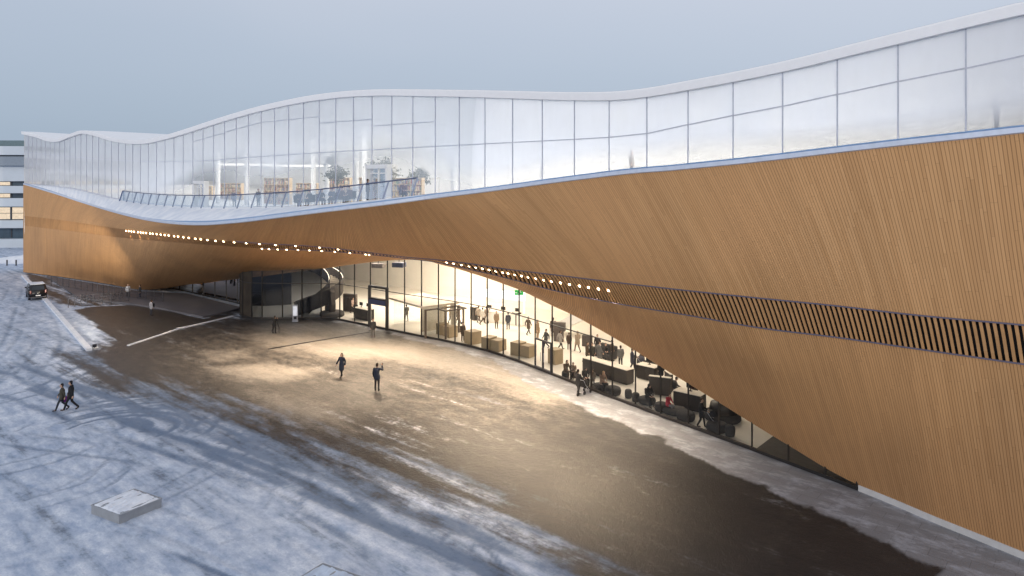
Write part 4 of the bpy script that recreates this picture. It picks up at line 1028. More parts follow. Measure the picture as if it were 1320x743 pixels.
def build_pose(pose, coat_len):
    s = skeleton(pose)
    def hand(bm, n, sg):
        w, d = s['wr' + n], s['hd' + n]; side = d.cross(V3(0, 0, 1)) if abs(d.z) < .9 else V3(0, 1, 0) if pose != 'photo' else V3(1, 0, 0)
        side.normalize(); palm = w + d * .085; capsule(bm, w, palm, .026, .03)
        nrm_ = d.cross(side).normalized()
        for i, L in enumerate((.070, .082, .076, .060)):
            a = palm + side * (.027 - .018*i); b = a + d * L*.55 + nrm_*.006; c2 = b + (d*.8 + nrm_*.55).normalized() * L*.5
            capsule(bm, a, b, .0095, .009); capsule(bm, b, c2, .009, .008)
        a = w + d*.035 + side*.028; b = a + (d + side*.9).normalized()*.045; capsule(bm, a, b, .012, .011); capsule(bm, b, b + (d + side*.2).normalized()*.03, .011, .009)
    def body(bm):
        capsule(bm, s['pelvis'], s['waist'], .125, .115); capsule(bm, s['waist'], s['chest'], .115, .13); capsule(bm, s['chest'], s['neck'], .10, .055)
        capsule(bm, s['neck'], s['head'], .052, .058)
        h = s['head']; ellipsoid(bm, h + V3(0, .01, .03), (.076, .094, .108)); ellipsoid(bm, h + V3(0, -.035, -.035), (.055, .055, .062))
        capsule(bm, h + V3(0, -.083, .03), h + V3(0, -.108, -.004), .010, .015)
        for sg in (1, -1):
            ellipsoid(bm, h + V3(.077*sg, .012, .015), (.013, .022, .032)); ellipsoid(bm, h + V3(.031*sg, -.075, .032), (.014, .012, .010))
        capsule(bm, h + V3(-.02, -.083, -.046), h + V3(.02, -.083, -.046), .009, .009)
        for sg, n in ((1, 'l'), (-1, 'r')):
            capsule(bm, s['chest'], s['sh' + n], .09, .062); capsule(bm, s['sh' + n], s['el' + n], .05, .04); capsule(bm, s['el' + n], s['wr' + n], .038, .026); hand(bm, n, sg)
            capsule(bm, s['pelvis'], s['hip' + n], .11, .085); capsule(bm, s['hip' + n], s['kn' + n], .08, .052); capsule(bm, s['kn' + n], s['an' + n], .05, .034)
            capsule(bm, s['an' + n], s['an' + n] + s['ft' + n]*.12 - V3(0, 0, .03), .036, .03)
    def coat(bm):
        capsule(bm, s['waist'] - V3(0, 0, .02), s['chest'], .148, .16); capsule(bm, s['chest'], s['neck'] - V3(0, 0, .02), .14, .078)
        for sg, n in ((1, 'l'), (-1, 'r')):
            capsule(bm, s['chest'] + V3(.06*sg, 0, .02), s['sh' + n] + V3(0, 0, -.005), .11, .082); capsule(bm, s['sh' + n], s['el' + n], .075, .063); capsule(bm, s['el' + n], s['wr' + n] + (s['el' + n] - s['wr' + n]).normalized()*.02, .06, .046)
            k = s['hip' + n].lerp(s['kn' + n], coat_len); capsule(bm, s['waist'], s['hip' + n], .14, .125); capsule(bm, s['hip' + n], k, .125, .118)
        k1, k2 = s['hipl'].lerp(s['knl'], coat_len), s['hipr'].lerp(s['knr'], coat_len); capsule(bm, (k1+k2)/2, s['waist'], .13 if coat_len < .6 else .19, .16)
    def trousers(bm):
        for sg, n in ((1, 'l'), (-1, 'r')):
            capsule(bm, s['pelvis'], s['hip' + n], .125, .10); capsule(bm, s['hip' + n], s['kn' + n], .097, .07); capsule(bm, s['kn' + n], s['an' + n], .068, .054)
    def shoes(bm):
        for n in 'lr':
            a = s['an' + n]; f = s['ft' + n]; capsule(bm, a - V3(0, 0, .02), a + V3(0, 0, .04), .05, .05)
            capsule(bm, a - V3(0, 0, .04), a + f*.17 - V3(0, 0, .03), .044, .038)
    def hair(bm):
        h = s['head']; ellipsoid(bm, h + V3(0, .03, .058), (.086, .096, .098)); ellipsoid(bm, h + V3(0, .06, -.005), (.078, .06, .09))
    def hood(bm):
        h = s['head']; ellipsoid(bm, h + V3(0, .03, .05), (.105, .112, .118)); ellipsoid(bm, h + V3(0, .05, -.05), (.10, .09, .12)); capsule(bm, h + V3(0, .05, -.06), s['neck'] + V3(0, .04, 0), .09, .10)
    def long_hair(bm):
        hair(bm); h = s['head']; capsule(bm, h + V3(0, .07, .02), h + V3(0, .10, -.2), .075, .06)
    nm = pose
    return {'body': remeshed('person_body', body, .0095), 'coat': remeshed('coat', coat, .016), 'trousers': remeshed('trousers', trousers, .016),
            'shoes': remeshed('shoes', shoes, .014), 'hair': remeshed('hair', hair, .012), 'hood': remeshed('hood', hood, .012), 'long_hair': remeshed('hair', long_hair, .012)}
_poses = {}
def cloth(col): return plain('cloth_%d_%d_%d' % tuple(int(c*1000) for c in col), col, .9, var=.18, scale=5, bump=.3)
SKIN = plain('skin', (.52, .33, .24), .5, var=.06)
BLACK, CHAR, NAVY, BROWN, OLIVE, TAN, GREY, RED, BEIGE = (.014,.014,.017), (.035,.034,.036), (.02,.026,.045), (.075,.048,.032), (.06,.055,.042), (.26,.18,.11), (.15,.145,.14), (.42,.035,.06), (.42,.33,.25)
def person(xy, heading, pose, label, coat=BLACK, legs=BLACK, hair=(.03,.02,.015), head='hair', coat_len=.25, scale=1.0, z=0.0, group=None):
    key = (pose, coat_len)
    if key not in _poses: _poses[key] = build_pose(*key)
    P = _poses[key]
    def sub(name, me, col, parent):
        o = link(name, me, parent)
        if not me.materials: me.materials.append(None)
        o.material_slots[0].link = 'OBJECT'; o.material_slots[0].material = col; return o
    b = sub('person', P['body'], SKIN, None)
    sub('coat', P['coat'], cloth(coat), b); sub('trousers', P['trousers'], cloth(legs), b); sub('shoes', P['shoes'], cloth((.02,.018,.018)), b)
    sub('hood' if head == 'hood' else 'hair', P[head], cloth(coat if head == 'hood' else hair), b)
    b.location = (xy[0], xy[1], z + (.0)); b.rotation_euler = (0, 0, R(heading)); b.scale = (scale,)*3
    return tag(b, label, 'person', group)
# outside on the square
ph = person(gnd(353.5, 430), 165, 'tripod', 'photographer in black bent over a camera on a tripod', BLACK, BLACK, scale=1.0)
person(gnd(481, 434.5), 10, 'stand', 'woman in a dark jacket and grey trousers standing before the entrance portal', CHAR, (.10,.095,.09), (.16,.07,.03), 'long_hair')
person(gnd(440.5, 486.3), -25, 'stroll', 'woman in a long dark coat walking alone across the lit square', NAVY, BLACK, (.02,.015,.012), 'long_hair', coat_len=.75, scale=1.05)
person(gnd(486, 504), 175, 'photo', 'person in a dark jacket raising a phone towards the entrance', NAVY, (.022,.02,.024), scale=1.13)
w1 = person(gnd(80, 529), -60, 'walk', 'shorter walker in an olive brown jacket and cap, left of the pair', OLIVE, (.03,.035,.045), (.012,.012,.015), scale=1.0)
w2 = person(gnd(91.5, 528.5), -75, 'walk', 'taller walker all in black with a cap, right of the pair', BLACK, BLACK, (.012,.012,.015), scale=1.09, coat_len=.4)
person(gnd(195, 407), 150, 'stand', 'lone figure in a pale top with a dark bag on the dark asphalt', (.42,.41,.43), (.05,.05,.06), scale=1.0)
person(gnd(745, 510.5), 140, 'push', 'person in black pushing a pushchair on the paving along the glass', BLACK, BLACK, scale=1.06, coat_len=.5)
person(gnd(165, 383.5), 30, 'stand', 'small figure in a white jacket by the far fence', (.55,.56,.6), BLACK, scale=.98)
person(gnd(180.5, 385), -40, 'stand', 'small dark figure right of the white jacket at the far fence', CHAR, NAVY, scale=.98)
# inside the hall
H = [((596.7,440.5),20,'stand','man in a brown coat standing by the left plywood blocks',BROWN,BROWN,'hair',.4,1.0),
     ((581,417.5),60,'push','person in a tan jacket with a pushchair far back left',TAN,CHAR,'hair',.25,1.05),
     ((590,418),100,'walk','person in grey-brown beside the tan jacket, far back left',(.2,.15,.11),BROWN,'hair',.4,1.0),
     ((617,416),150,'walk','left one of the pale group in front of the white desk',(.42,.36,.3),BROWN,'hair',.3,1.0),
     ((622,418.5),120,'walk','middle one of the pale group, white jacket',(.62,.58,.54),BROWN,'hair',.3,1.0),
     ((627,417),200,'walk','dark haired right one of the pale group',(.3,.24,.2),BROWN,'hair',.3,1.0),
     ((693,438),60,'stand','woman in a tan coat above the glass door',TAN,(.3,.2,.14),'long_hair',.6,1.05),
     ((713,436),180,'stand','tall figure in brown just right of the glass door mullion',BROWN,BROWN,'hair',.7,1.1),
     ((744.5,454.5),200,'walk','person in a beige hooded coat walking away',(.32,.25,.18),(.16,.12,.09),'hood',.5,1.05),
     ((733.5,451.5),170,'stand','short figure in brown left of the beige hooded coat',BROWN,BROWN,'hair',.5,.88),
     ((757,469),60,'walk','walker in dark brown, left one of two meeting',BROWN,CHAR,'hair',.4,1.0),
     ((763.5,470),-30,'stand','person in olive behind the mullion, right one of two meeting',OLIVE,CHAR,'hair',.4,1.0),
     ((772,471.5),110,'walk','tall person in a long grey coat walking across the hall',GREY,CHAR,'hair',.75,1.12),
     ((780,463),10,'sit','dark figure sitting on the armchair at the back',CHAR,CHAR,'hair',.3,1.0),
     ((815,478),90,'push','person in a dark blue coat pushing a pram past the long counter',(.05,.05,.07),CHAR,'hair',.6,1.0),
     ((829,474),-60,'sit','person with dark hair seated behind the short counter',BROWN,CHAR,'hair',.25,1.0),
     ((838,474),40,'sit','small figure in tan seated right of the short counter',TAN,CHAR,'hair',.25,.85),
     ((852,493),150,'stand','person in a bulky black coat at the upright desk panels',BLACK,BLACK,'hood',.7,.95),
     ((729,488.5),35,'sit','seated figure in brown with long hair right of the glass door',BROWN,BROWN,'long_hair',.3,1.05),
     ((739.5,489),-20,'sit','small seated figure in tan behind the pushchair pusher',(.2,.14,.1),BROWN,'hair',.3,.9),
     ((754,498),15,'sit','seated figure in black just right of the pushchair pusher',CHAR,BLACK,'hood',.3,1.05),
     ((764.5,500.5),-35,'stand','child in a brown snowsuit standing by the glass',(.12,.085,.06),(.10,.08,.06),'hood',.3,.76),
     ((776,504),30,'sit','seated woman with blond hair on the low pouf',(.32,.22,.17),CHAR,'long_hair',.3,1.05),
     ((835,524),20,'sit','hooded person in black sitting on a wide low pouf',BLACK,BLACK,'hood',.3,1.12),
     ((860.5,532),40,'sit','child in a red jacket sitting on a dark pouf',RED,(.25,.24,.25),'hair',.3,.92),
     ((904,551.5),70,'push','person in black with a folding pushchair at the right of the hall',BLACK,BLACK,'hair',.5,1.0),
     ((524,414),200,'walk','person in dark grey walking inside the vestibule',GREY,CHAR,'hair',.5,1.0),
     ((545,412),80,'stand','person in beige at the far side of the vestibule',BEIGE,BROWN,'hair',.5,1.0),
     ((561,411),-40,'walk','person in black right of the vestibule frame',BLACK,BLACK,'hair',.4,1.0),
     ((640,424),20,'stand','person in tan standing before the white service desk',TAN,BROWN,'hair',.4,1.0),
     ((655,425.5),190,'stand','person in dark blue leaning at the white service desk',NAVY,BLACK,'hair',.3,1.0),
     ((681,432),140,'walk','walker in brown below the green exit sign',BROWN,CHAR,'hair',.6,1.0),
     ((704,450),-60,'walk','person in charcoal passing behind the glass door',CHAR,BLACK,'hair',.6,1.0),
     ((722,452),120,'walk','person in pale grey just behind the upright plywood stand',(.36,.33,.3),CHAR,'hair',.4,1.0),
     ((770,458),-20,'walk','person in black far behind the long grey coat',BLACK,BLACK,'hair',.5,1.0),
     ((789,466),60,'stand','person in brown behind the left end of the long counter',BROWN,BLACK,'hair',.4,1.0),
     ((800,474),190,'stand','clerk in grey behind the middle of the long counter',GREY,BLACK,'hair',.2,1.0),
     ((843,481),70,'walk','person in olive walking behind the upright desk panels',OLIVE,BLACK,'hair',.6,1.0),
     ((869,512),100,'sit','dark figure seated between the desk panels and the papers desk',CHAR,BLACK,'hair',.3,1.0),
     ((896,521),200,'stand','person in dark brown behind the desk with papers',BROWN,BLACK,'hair',.5,1.0),
     ((455,404),60,'walk','visitor in a pinkish top walking left of the information counter',(.5,.36,.3),BLACK,'hair',.2,1.0),
     ((458.5,409.5),180,'stand','dark figure at the left side of the information counter',CHAR,BLACK,'hair',.3,.95)]
for (pp, hd, pose, lab, ct, lg, head, cl_, sc) in H:
    hcol = (.42,.28,.14) if 'blond' in lab else (.05,.03,.02)
    person(gnd(*pp), hd, pose, lab, ct, lg, hcol, head, cl_, sc, .03 if pose != 'sit' else (.07 if sc > .9 else .12), 'visitors inside the hall')
# on the balcony and upstairs
def on_terrace(px, n): k = inner(px, n); p = FP(k, n, 0); return (p[0], p[1]), zTk(k)
for px, n, hd, pose, lab, ct in ((384, .8, 30, 'sit', 'sitter in navy farthest left behind the railing', NAVY), (400, .9, -20, 'sit', 'sitter in dark grey behind the railing under the tall columns', CHAR), (414, .8, 40, 'sit', 'sitter in black behind the railing, left of the slim indoor tree', BLACK),
        (428, .8, 0, 'sit', 'sitter in blue-grey below the slim indoor tree', (.08,.085,.12)), (440, .8, 50, 'sit', 'sitter in brown right of the slim indoor tree', (.09,.05,.05)), (452, .7, -30, 'sit', 'sitter in dark red-brown left of the standing navy figure', (.12,.06,.06)),
        (474, .6, 120, 'stand', 'standing figure in navy left of the right terrace door', NAVY), (520, -1.5, 20, 'sit', 'sitter in maroon right of the right terrace door', (.14,.05,.05)),
        (302, -.8, 20, 'stand', 'standing figure in purple grey near the far terrace door', (.10,.08,.11)), (354, -.8, -40, 'stand', 'standing figure in brown upstairs behind the railing', BROWN), (333, -1, 60, 'stand', 'figure in olive upstairs between two mullions', OLIVE), (1284, -2.2, 60, 'stand', 'faint standing figure behind the fritted pane at the top right', (.2, .2, .22)), (814, -6, 60, 'stand', 'figure upstairs low behind the glass right of centre', (.15,.12,.1))):
    xy, zz = on_terrace(px, n); person(xy, hd, pose, lab, ct, CHAR, z=zz, group='visitors on the upper floor', scale=.95 if n > -1 else 1.0)
    if pose == 'sit':
        a = R(hd); o = empty('lounge_chair', (xy[0], xy[1], zz), a, 'low grey chair under the ' + lab[:60].split(' behind')[0].split(' left of')[0].split(' right of')[0].split(' below')[0] + ' upstairs', 'chair', 'chairs on the upper floor')
        MB().box((0, -.05, .36), (.6, .55, .12), bev=.04).build('seat', M['felt'], o); MB().box((0, .27, .62), (.6, .12, .55), bev=.04).build('backrest', M['felt'], o)
        for sx in (-1, 1):
            for sy in (-.25, .2): MB().bar((sx*.25, sy, 0), (sx*.25, sy, .32), .04).build('leg', M['steel'], o)
# stools under the seated people who have no pouf yet
for pp, lab in (((729,488),'small dark stool under the long-haired sitter'), ((739.5,488.5),'small dark stool under the sitter in tan'), ((754,497.5),'small dark stool under the sitter in black'), ((829,473.5),'small dark stool behind the short counter'), ((838,473.5),'small dark stool right of the short counter')):
    pouf(pp[0], pp[1], .5, .54, lab)
# ------------------------------------------------------------------ tripod, pushchairs, scarf, bag
x, y = gnd(353.5, 430); hv = R(165); fx, fy = math.sin(hv), -math.cos(hv)
o = empty('camera_tripod', (x + fx*.42, y + fy*.42, 0), hv, 'black camera on a spread tripod in front of the photographer', 'tripod')
for i in range(3):
    a = i*2.094 + .5; MB().tube([(0, 0, 1.25), (.55*math.cos(a), .55*math.sin(a), .02)], [.03, .018], 6).build('leg', M['dkmetal'], o)
c_ = MB().box((0, 0, 1.4), (.15, .09, .11), bev=.015); c_.tube([(0, -.04, 1.4), (0, -.2, 1.4)], .04, 10); c_.tube([(0, 0, 1.2), (0, 0, 1.36)], .03, 8); c_.build('camera', M['dkmetal'], o)
def pushchair(xy, rz, label, col, z=0):
    o = empty('pushchair', (xy[0], xy[1], z), R(rz), label, 'pushchair', 'pushchairs')
    f = MB()
    for s in (-1, 1):
        f.tube([(s*.24, .42, 1.02), (s*.24, .15, .62), (s*.22, -.38, .14)], .018, 6); f.tube([(s*.24, -.05, .52), (s*.24, .36, .12)], .018, 6)
    f.tube([(-.24, .42, 1.02), (.24, .42, 1.02)], .022, 6); f.tube([(-.24, .36, .12), (.24, .36, .12)], .014, 6); f.build('frame', M['steel'], o)
    b = MB().box((0, -.02, .52), (.44, .5, .1), bev=.03); b.box((0, .2, .74), (.44, .1, .5), bev=.03, M=Matrix.Translation((0, .05, 0))); b.build('seat', cloth(col), o)
    MB().lathe([(.02, .36), (.2, .30), (.28, .16), (.30, 0)], c=(0, .12, .78), n=16).build('hood', cloth(col), o)
    for sx in (-1, 1):
        for sy, r in ((-.38, .12), (.36, .14)):
            wl = MB(); wl.tube([(sx*.27 + q*.02, sy, r) for q in (-1, 1)], r, 14); wl.build('wheel', M['dkmetal'], o)
def ahead(px, py, hd, d): x, y = gnd(px, py); a = R(hd); return (x + math.sin(a)*d, y - math.cos(a)*d)
pushchair(ahead(745, 510.5, 140, .78), 140, 'dark pushchair outside in front of the person in black', CHAR)
pushchair(ahead(581, 417.5, 60, .78), 60, 'pushchair far back in the hall by the tan jacket', BROWN, .03)
pushchair(ahead(815, 478, 90, .78), 90, 'dark blue pram beside the long counter', (.05,.05,.07), .03)
pushchair(ahead(904, 551.5, 70, .78), 70, 'light framed pushchair at the right of the hall', BLACK, .03)
x, y = gnd(85.5, 527); s_ = MB(); P0 = Vector((x - .12, y, .0))
for i in range(8):
    a, b = i/8, (i+1)/8
    s_.quad((x + .28 - .6*a, y - .12 + .05*math.sin(a*5), 1.0 - .38*a), (x + .28 - .6*b, y - .12 + .05*math.sin(b*5), 1.0 - .38*b), (x + .30 - .44*b, y - .06, .78 - .42*b), (x + .30 - .44*a, y - .06, .78 - .42*a), smooth=True)
o = s_.build('scarf', cloth((.42, .05, .40))); tag(o, 'magenta cloth carried between the two walkers', 'scarf')
x, y = gnd(196.8, 406.5); o = MB().box((x + .1, y - .05, 1.1), (.26, .16, .45), bev=.06).tube([(x + .1, y - .02, 1.3), (x - .02, y - .05, 1.46)], .02, 6).build('shoulder_bag', cloth(BLACK)); tag(o, 'dark bag on the shoulder of the pale lone figure', 'bag')
x, y = gnd(486, 504); a = R(175); q = Vector((-.255, -.33, 1.60)) * 1.13; q.rotate(Matrix.Rotation(a, 3, 'Z'))
o = MB().box((x + q.x, y + q.y, q.z), (.08, .012, .15), a, .004).build('phone', M['dkmetal']); tag(o, 'phone held up by the person facing the entrance', 'phone')
M['bsnow'] = plain('ground_blue_snow', (.50,.58,.70), .85, var=.25, scale=1.5, bump=.4)  # bluish like the snow lying on the ground
# ------------------------------------------------------------------ things on the square
def snowy_block(corners, h, label, low=False):
    """concrete seat with a crust of snow; corners: left, front, right, back on the ground"""
    c = np.mean(corners, axis=0); o = empty('concrete_seat', (c[0], c[1], 0), 0, label, 'concrete seat', 'snow covered concrete seats')
    q = [np.array(p) - c for p in corners]
    bm = MB(); vs = [(p[0], p[1], -.03) for p in q] + [(p[0], p[1], h) for p in q]
    bm.mesh_in(vs, [(0,1,5,4), (1,2,6,5), (2,3,7,6), (3,0,4,7), (4,5,6,7)])
    for i in range(4):
        a, b = q[i], q[(i+1) % 4]; bm.bar((a[0]*1.004, a[1]*1.004, h), (b[0]*1.004, b[1]*1.004, h), .05, .04)
    bm.build('block', M['concrete'], o, True)
    n = 46; V = []; rs = random.Random(int(abs(c[0])*100))
    P = np.zeros((n, n, 3))
    for i in range(n):
        for j in range(n):
            u, v = .03 + .94*i/(n-1), .03 + .94*j/(n-1)
            p = (q[0]*(1-u) + q[1]*u)*(1-v) + (q[3]*(1-u) + q[2]*u)*v
            e = min(u, 1-u, v, 1-v); a_ = p @ (q[2]-q[1]) / np.linalg.norm(q[2]-q[1]); b_ = p @ (q[0]-q[1]) / np.linalg.norm(q[0]-q[1]); nz = float(fbm(np.array([a_*.8 + 40]), np.array([b_*3.2 + 9]), .5, 3)[0])
            P[i, j] = (p[0], p[1], h + .03 + (nz - .44) * .26 * min(1, e*12) - (.04 if e < .05 else 0))
    g = grid_obj('snow_crust', P, M['bsnow'] if low else M['tsnow'], o, None, True)
L_, Fr, Ri = [np.array(gnd(*p)) for p in ((117.7, 662), (153.5, 675.6), (208.3, 653))]
snowy_block([L_, Fr, Ri, Ri + L_ - Fr], .36, 'snow dusted square concrete seat alone on the snow at the lower left')
Ri2 = np.array(gnd(469.5, 756)); d1, d2 = Fr - Ri, L_ - Fr
snowy_block([Ri2 + d1 + d2, Ri2 + d1, Ri2, Ri2 + d2], .30, 'concrete seat half buried in snow at the bottom edge of the picture', True)
# added floodlight on the kerb, put there only to brighten the far pier
fx = np.array([*gnd(122, 449), 0]); o = empty('added_floodlight', fx, R(25), 'small dark floodlight added at the near end of the kerb to brighten the far timber pier', 'floodlight')
MB().box((0, 0, .22), (.34, .2, .26), bev=.03).tube([(0, 0, 0), (0, 0, .12)], .03, 8).build('housing', M['dkmetal'], o); MB().box((0, .105, .24), (.26, .012, .18)).build('lens', M['lamp'], o)
fl_ = bpy.data.lights.new('added_pier_fill', 'SPOT'); fl_.energy = 70000; fl_.color = (1, .88, .70); fl_.spot_size = R(27); fl_.spot_blend = 1.0; fl_.shadow_soft_size = .2
fo = bpy.data.objects.new('added_pier_fill', fl_); COL.objects.link(fo); fo.location = fx + np.array([0, .3, .35]); t_ = on_facade(98, 312, .3); fo.rotation_euler = Vector(t_ - (fx + np.array([0, .3, .35]))).to_track_quat('-Z', 'Y').to_euler()
# information stand by the bay
x, y = gnd(380.5, 415); o = empty('information_stand', (x, y, 0), R(12), 'slim grey information stand with a lit poster in front of the bay', 'information stand')
MB().box((0, 0, .06), (.62, .4, .12), bev=.02).box((0, 0, .95), (.55, .12, 1.7), bev=.03).build('case', M['steel'], o)
MB().box((0, -.066, 1.15), (.42, .01, 1.0)).build('poster', emitter('poster_glow', (.85, .85, .9), .8), o); MB().box((0, -.066, .42), (.3, .012, .3), bev=.004).build('holder', M['dkmetal'], o)
# kerb beside the side road and the drain line in front of the entrance
kb = MB(); pts = [gnd(30, 356), gnd(60, 389), gnd(85, 418), gnd(115, 452)]
for a, b in zip(pts[:-1], pts[1:]): kb.bar((a[0], a[1], .06), (b[0], b[1], .06), .45, .24)
o = kb.build('kerb', M['tsnow']); tag(o, kind='structure')
dr = MB(); a, b = gnd(346, 450), gnd(476, 428); dr.bar((a[0], a[1], .0), (b[0], b[1], .0), .22, .03); o = dr.build('drain_channel', M['dkmetal']); tag(o, kind='structure')
kb = MB(); pts = [gnd(165, 446), gnd(232, 424), gnd(300, 408)]
for a, b in zip(pts[:-1], pts[1:]): kb.bar((a[0], a[1], .02), (b[0], b[1], .02), .25, .10)
o = kb.build('snow_ridge', M['tsnow']); tag(o, kind='structure')
# raised cafe apron on the far side of the ramp, and its pale coping
ap = MB(); poly = [gnd(100,385), gnd(165,392.5), gnd(205,398.5), gnd(262,410), gnd(296,402.5), gnd(311,398), gnd(240,380), gnd(180,377), gnd(60,357)]
ap.prism([tuple(p) for p in poly], lambda q: (q[0], q[1], -.02), lambda q: (q[0], q[1], .16))
o = ap.build('pavement', plain('grey_violet_paving', (.13, .125, .14), .7, var=.3, scale=.3), None, True); tag(o, kind='structure')
# fence along the ramp
def fence(pts, n, label, h=1.15):
    o = empty('ramp_fence', (0, 0, 0), 0, label, 'fence', 'thin steel fences by the far pier'); P = []
    L = np.linspace(0, len(pts) - 1, n)
    for l in L:
        i = min(int(l), len(pts) - 2); f = l - i; P.append(np.array(pts[i])*(1-f) + np.array(pts[i+1])*f)
    for p in P: MB().bar((p[0], p[1], 0), (p[0], p[1], h + .15), .06).build('post', plain('fence_grey', (.045, .045, .055), .6, .0), o)
    for z in (h, h*.7, h*.4, .12): MB().tube([(p[0], p[1], z + .1) for p in P], .022, 5).build('rail', plain('fence_grey', (.045, .045, .055), .6, .0), o)
fence([gnd(66, 368), gnd(110, 376), gnd(150, 383), gnd(210, 391)], 18, 'thin steel fence running along the foot of the far timber pier')
fence([gnd(88, 397), gnd(120, 393), gnd(166, 390)], 9, 'thin low steel fence around the near side of the dark ramp')
# parked bicycles by the ramp
def bicycle(xy, rz, label, col):
    o = empty('bicycle', (xy[0], xy[1], .16), rz, label, 'bicycle', 'bicycles parked by the ramp'); f = MB()
    for a, b in (((-.35, 0, .5), (.25, 0, .55)), ((-.5, 0, .34), (-.05, 0, .3)), ((-.05, 0, .3), (.25, 0, .55)), ((-.05, 0, .3), (-.2, 0, .85)), ((-.5, 0, .34), (-.2, 0, .8)), ((.25, 0, .9), (.5, 0, .34)), ((-.2, 0, .78), (.26, 0, .82))): f.tube([a, b], .022, 6)
    f.build('frame', cloth(col), o)
    MB().tube([(.22, -.28, 1.0), (.26, -.1, .98), (.26, .1, .98), (.22, .28, 1.0)], .018, 6).build('handlebar', M['dkmetal'], o); MB().box((-.22, 0, .9), (.26, .14, .06), bev=.02).build('saddle', M['dkmetal'], o)
    for x in (-.5, .5):
        wl = MB(); wl.tube([(x + .33*math.cos(a*.3142), 0, .34 + .33*math.sin(a*.3142)) for a in range(21)], .028, 6, cap=False)
        for a in range(6): wl.tube([(x, 0, .34), (x + .33*math.cos(a*1.047), 0, .34 + .33*math.sin(a*1.047))], .006, 4)
        wl.build('wheel', M['dkmetal'], o)
bicycle(gnd(108, 390), .3, 'dark bicycle farthest left by the ramp fence', BLACK)
bicycle(gnd(114.5, 391), -.2, 'dark blue bicycle second from the left by the ramp fence', NAVY)
bicycle(gnd(137, 389.5), .2, 'grey bicycle in the middle of the parked ones', CHAR)
bicycle(gnd(151, 387.5), 1.2, 'bulky dark bicycle at the right end of the parked ones', BLACK)
# dark van seen from behind on the side road
x, y = gnd(41, 385.5); hd = math.atan2(.77, -.64)
van = empty('parked_van', (x, y + .8, 0), hd, 'black van with snowy roof parked on the side road at the far left', 'van')
M['vanp'] = plain('black_car_paint', (.012, .012, .014), .25, var=.1)
prof = [(-2.3, .35), (-2.32, .95), (-2.2, 1.25), (-2.02, 1.82), (-1.8, 1.9), (.55, 1.9), (.85, 1.84), (1.55, 1.22), (2.2, 1.05), (2.36, .85), (2.38, .35)]
bm = bmesh.new(); vl = [bm.verts.new((px_, -.93, pz)) for px_, pz in prof]; f_ = bm.faces.new(vl); ex = bmesh.ops.extrude_face_region(bm, geom=[f_])
bmesh.ops.translate(bm, verts=[v for v in ex['geom'] if isinstance(v, bmesh.types.BMVert)], vec=(0, 1.86, 0)); bmesh.ops.recalc_face_normals(bm, faces=bm.faces)
for v in bm.verts:
    if v.co.z > 1.3: v.co.y *= .86
bmesh.ops.bevel(bm, geom=bm.edges[:], offset=.07, segments=3, affect='EDGES'); me = bpy.data.meshes.new('body'); bm.to_mesh(me); bm.free(); me.materials.append(M['vanp'])
for p_ in me.polygons: p_.use_smooth = True
link('body', me, van)
cg = plain('car_window', (.02, .024, .03), .08, 0, var=.05)
MB().quad((-2.275, -.68, 1.28), (-2.275, .68, 1.28), (-2.11, .6, 1.74), (-2.11, -.6, 1.74)).build('rear_window', cg, van)
for s in (-1, 1):
    for x1, x2 in ((-1.95, -.8), (-.7, .4)): MB().quad((x1, s*.885, 1.26), (x2, s*.885, 1.26), (x2, s*.815, 1.76), (x1, s*.815, 1.76)).build('side_window', cg, van)
    MB().box((-2.3, s*.78, 1.05), (.06, .16, .38), bev=.02).build('tail_light', plain('red_lens', (.22, .012, .012), .3), van)
    MB().box((1.0, s*1.03, 1.3), (.12, .2, .16), bev=.03).build('wing_mirror', M['vanp'], van)
    for xw in (-1.45, 1.5):
        wl = MB(); wl.tube([(xw, s*.96, .34), (xw, s*.72, .34)], .34, 20); wl = wl.build('wheel', M['dkmetal'], van); MB().tube([(xw, s*.97, .34), (xw, s*.95, .34)], .2, 14).build('rim', M['steel'], wl)
MB().box((-2.36, 0, .6), (.03, .52, .12)).build('number_plate', M['white'], van); MB().box((-2.36, 0, .42), (.12, 1.8, .16), bev=.04).build('bumper', M['dkmetal'], van)
MB().box((-.6, 0, 1.93), (2.2, 1.5, .06), bev=.03).build('roof_snow', M['tsnow'], van)
# pale office block far behind on the left
bl = empty('office_block', (-150, 150, 0), R(4), 'pale office block with lit window bands far behind on the left', 'building')
pale = plain('pale_cladding', (.60, .66, .72), .6, var=.06, scale=.3); glz = plain('dusk_window', (.07, .11, .15), .15, var=.3, scale=.4); teal = plain('teal_panel', (.10, .17, .20), .4, var=.2)
W_ = 110
lit = [emitter('office_window_glow', (1, .82, .62), .85)]
zb, Yb = [], 150
def zpx(py): return alt(py, Yb)
MB().box((0, 6, (zpx(200) + zpx(338))/2), (W_, 11, zpx(200) - zpx(338))).build('core', glz, bl)
for a, b, d in ((188.5, 200, 2.2), (201.5, 214, 1.8), (214, 234, .9), (240, 249.5, 1.6), (256, 267, 1.6), (285, 295, 1.4), (309, 334, 1.6)):
    MB().box((0, 1 - d/2, (zpx(a) + zpx(b))/2), (W_ + d, 2 + d, zpx(a) - zpx(b)), bev=.1).build('facade_band', pale if a != 201.5 else plain('grey_cladding', (.25, .30, .36), .6), bl)
MB().box((0, -.2, (zpx(334) + zpx(340))/2), (W_, 2.2, zpx(334) - zpx(340))).build('base', teal, bl)
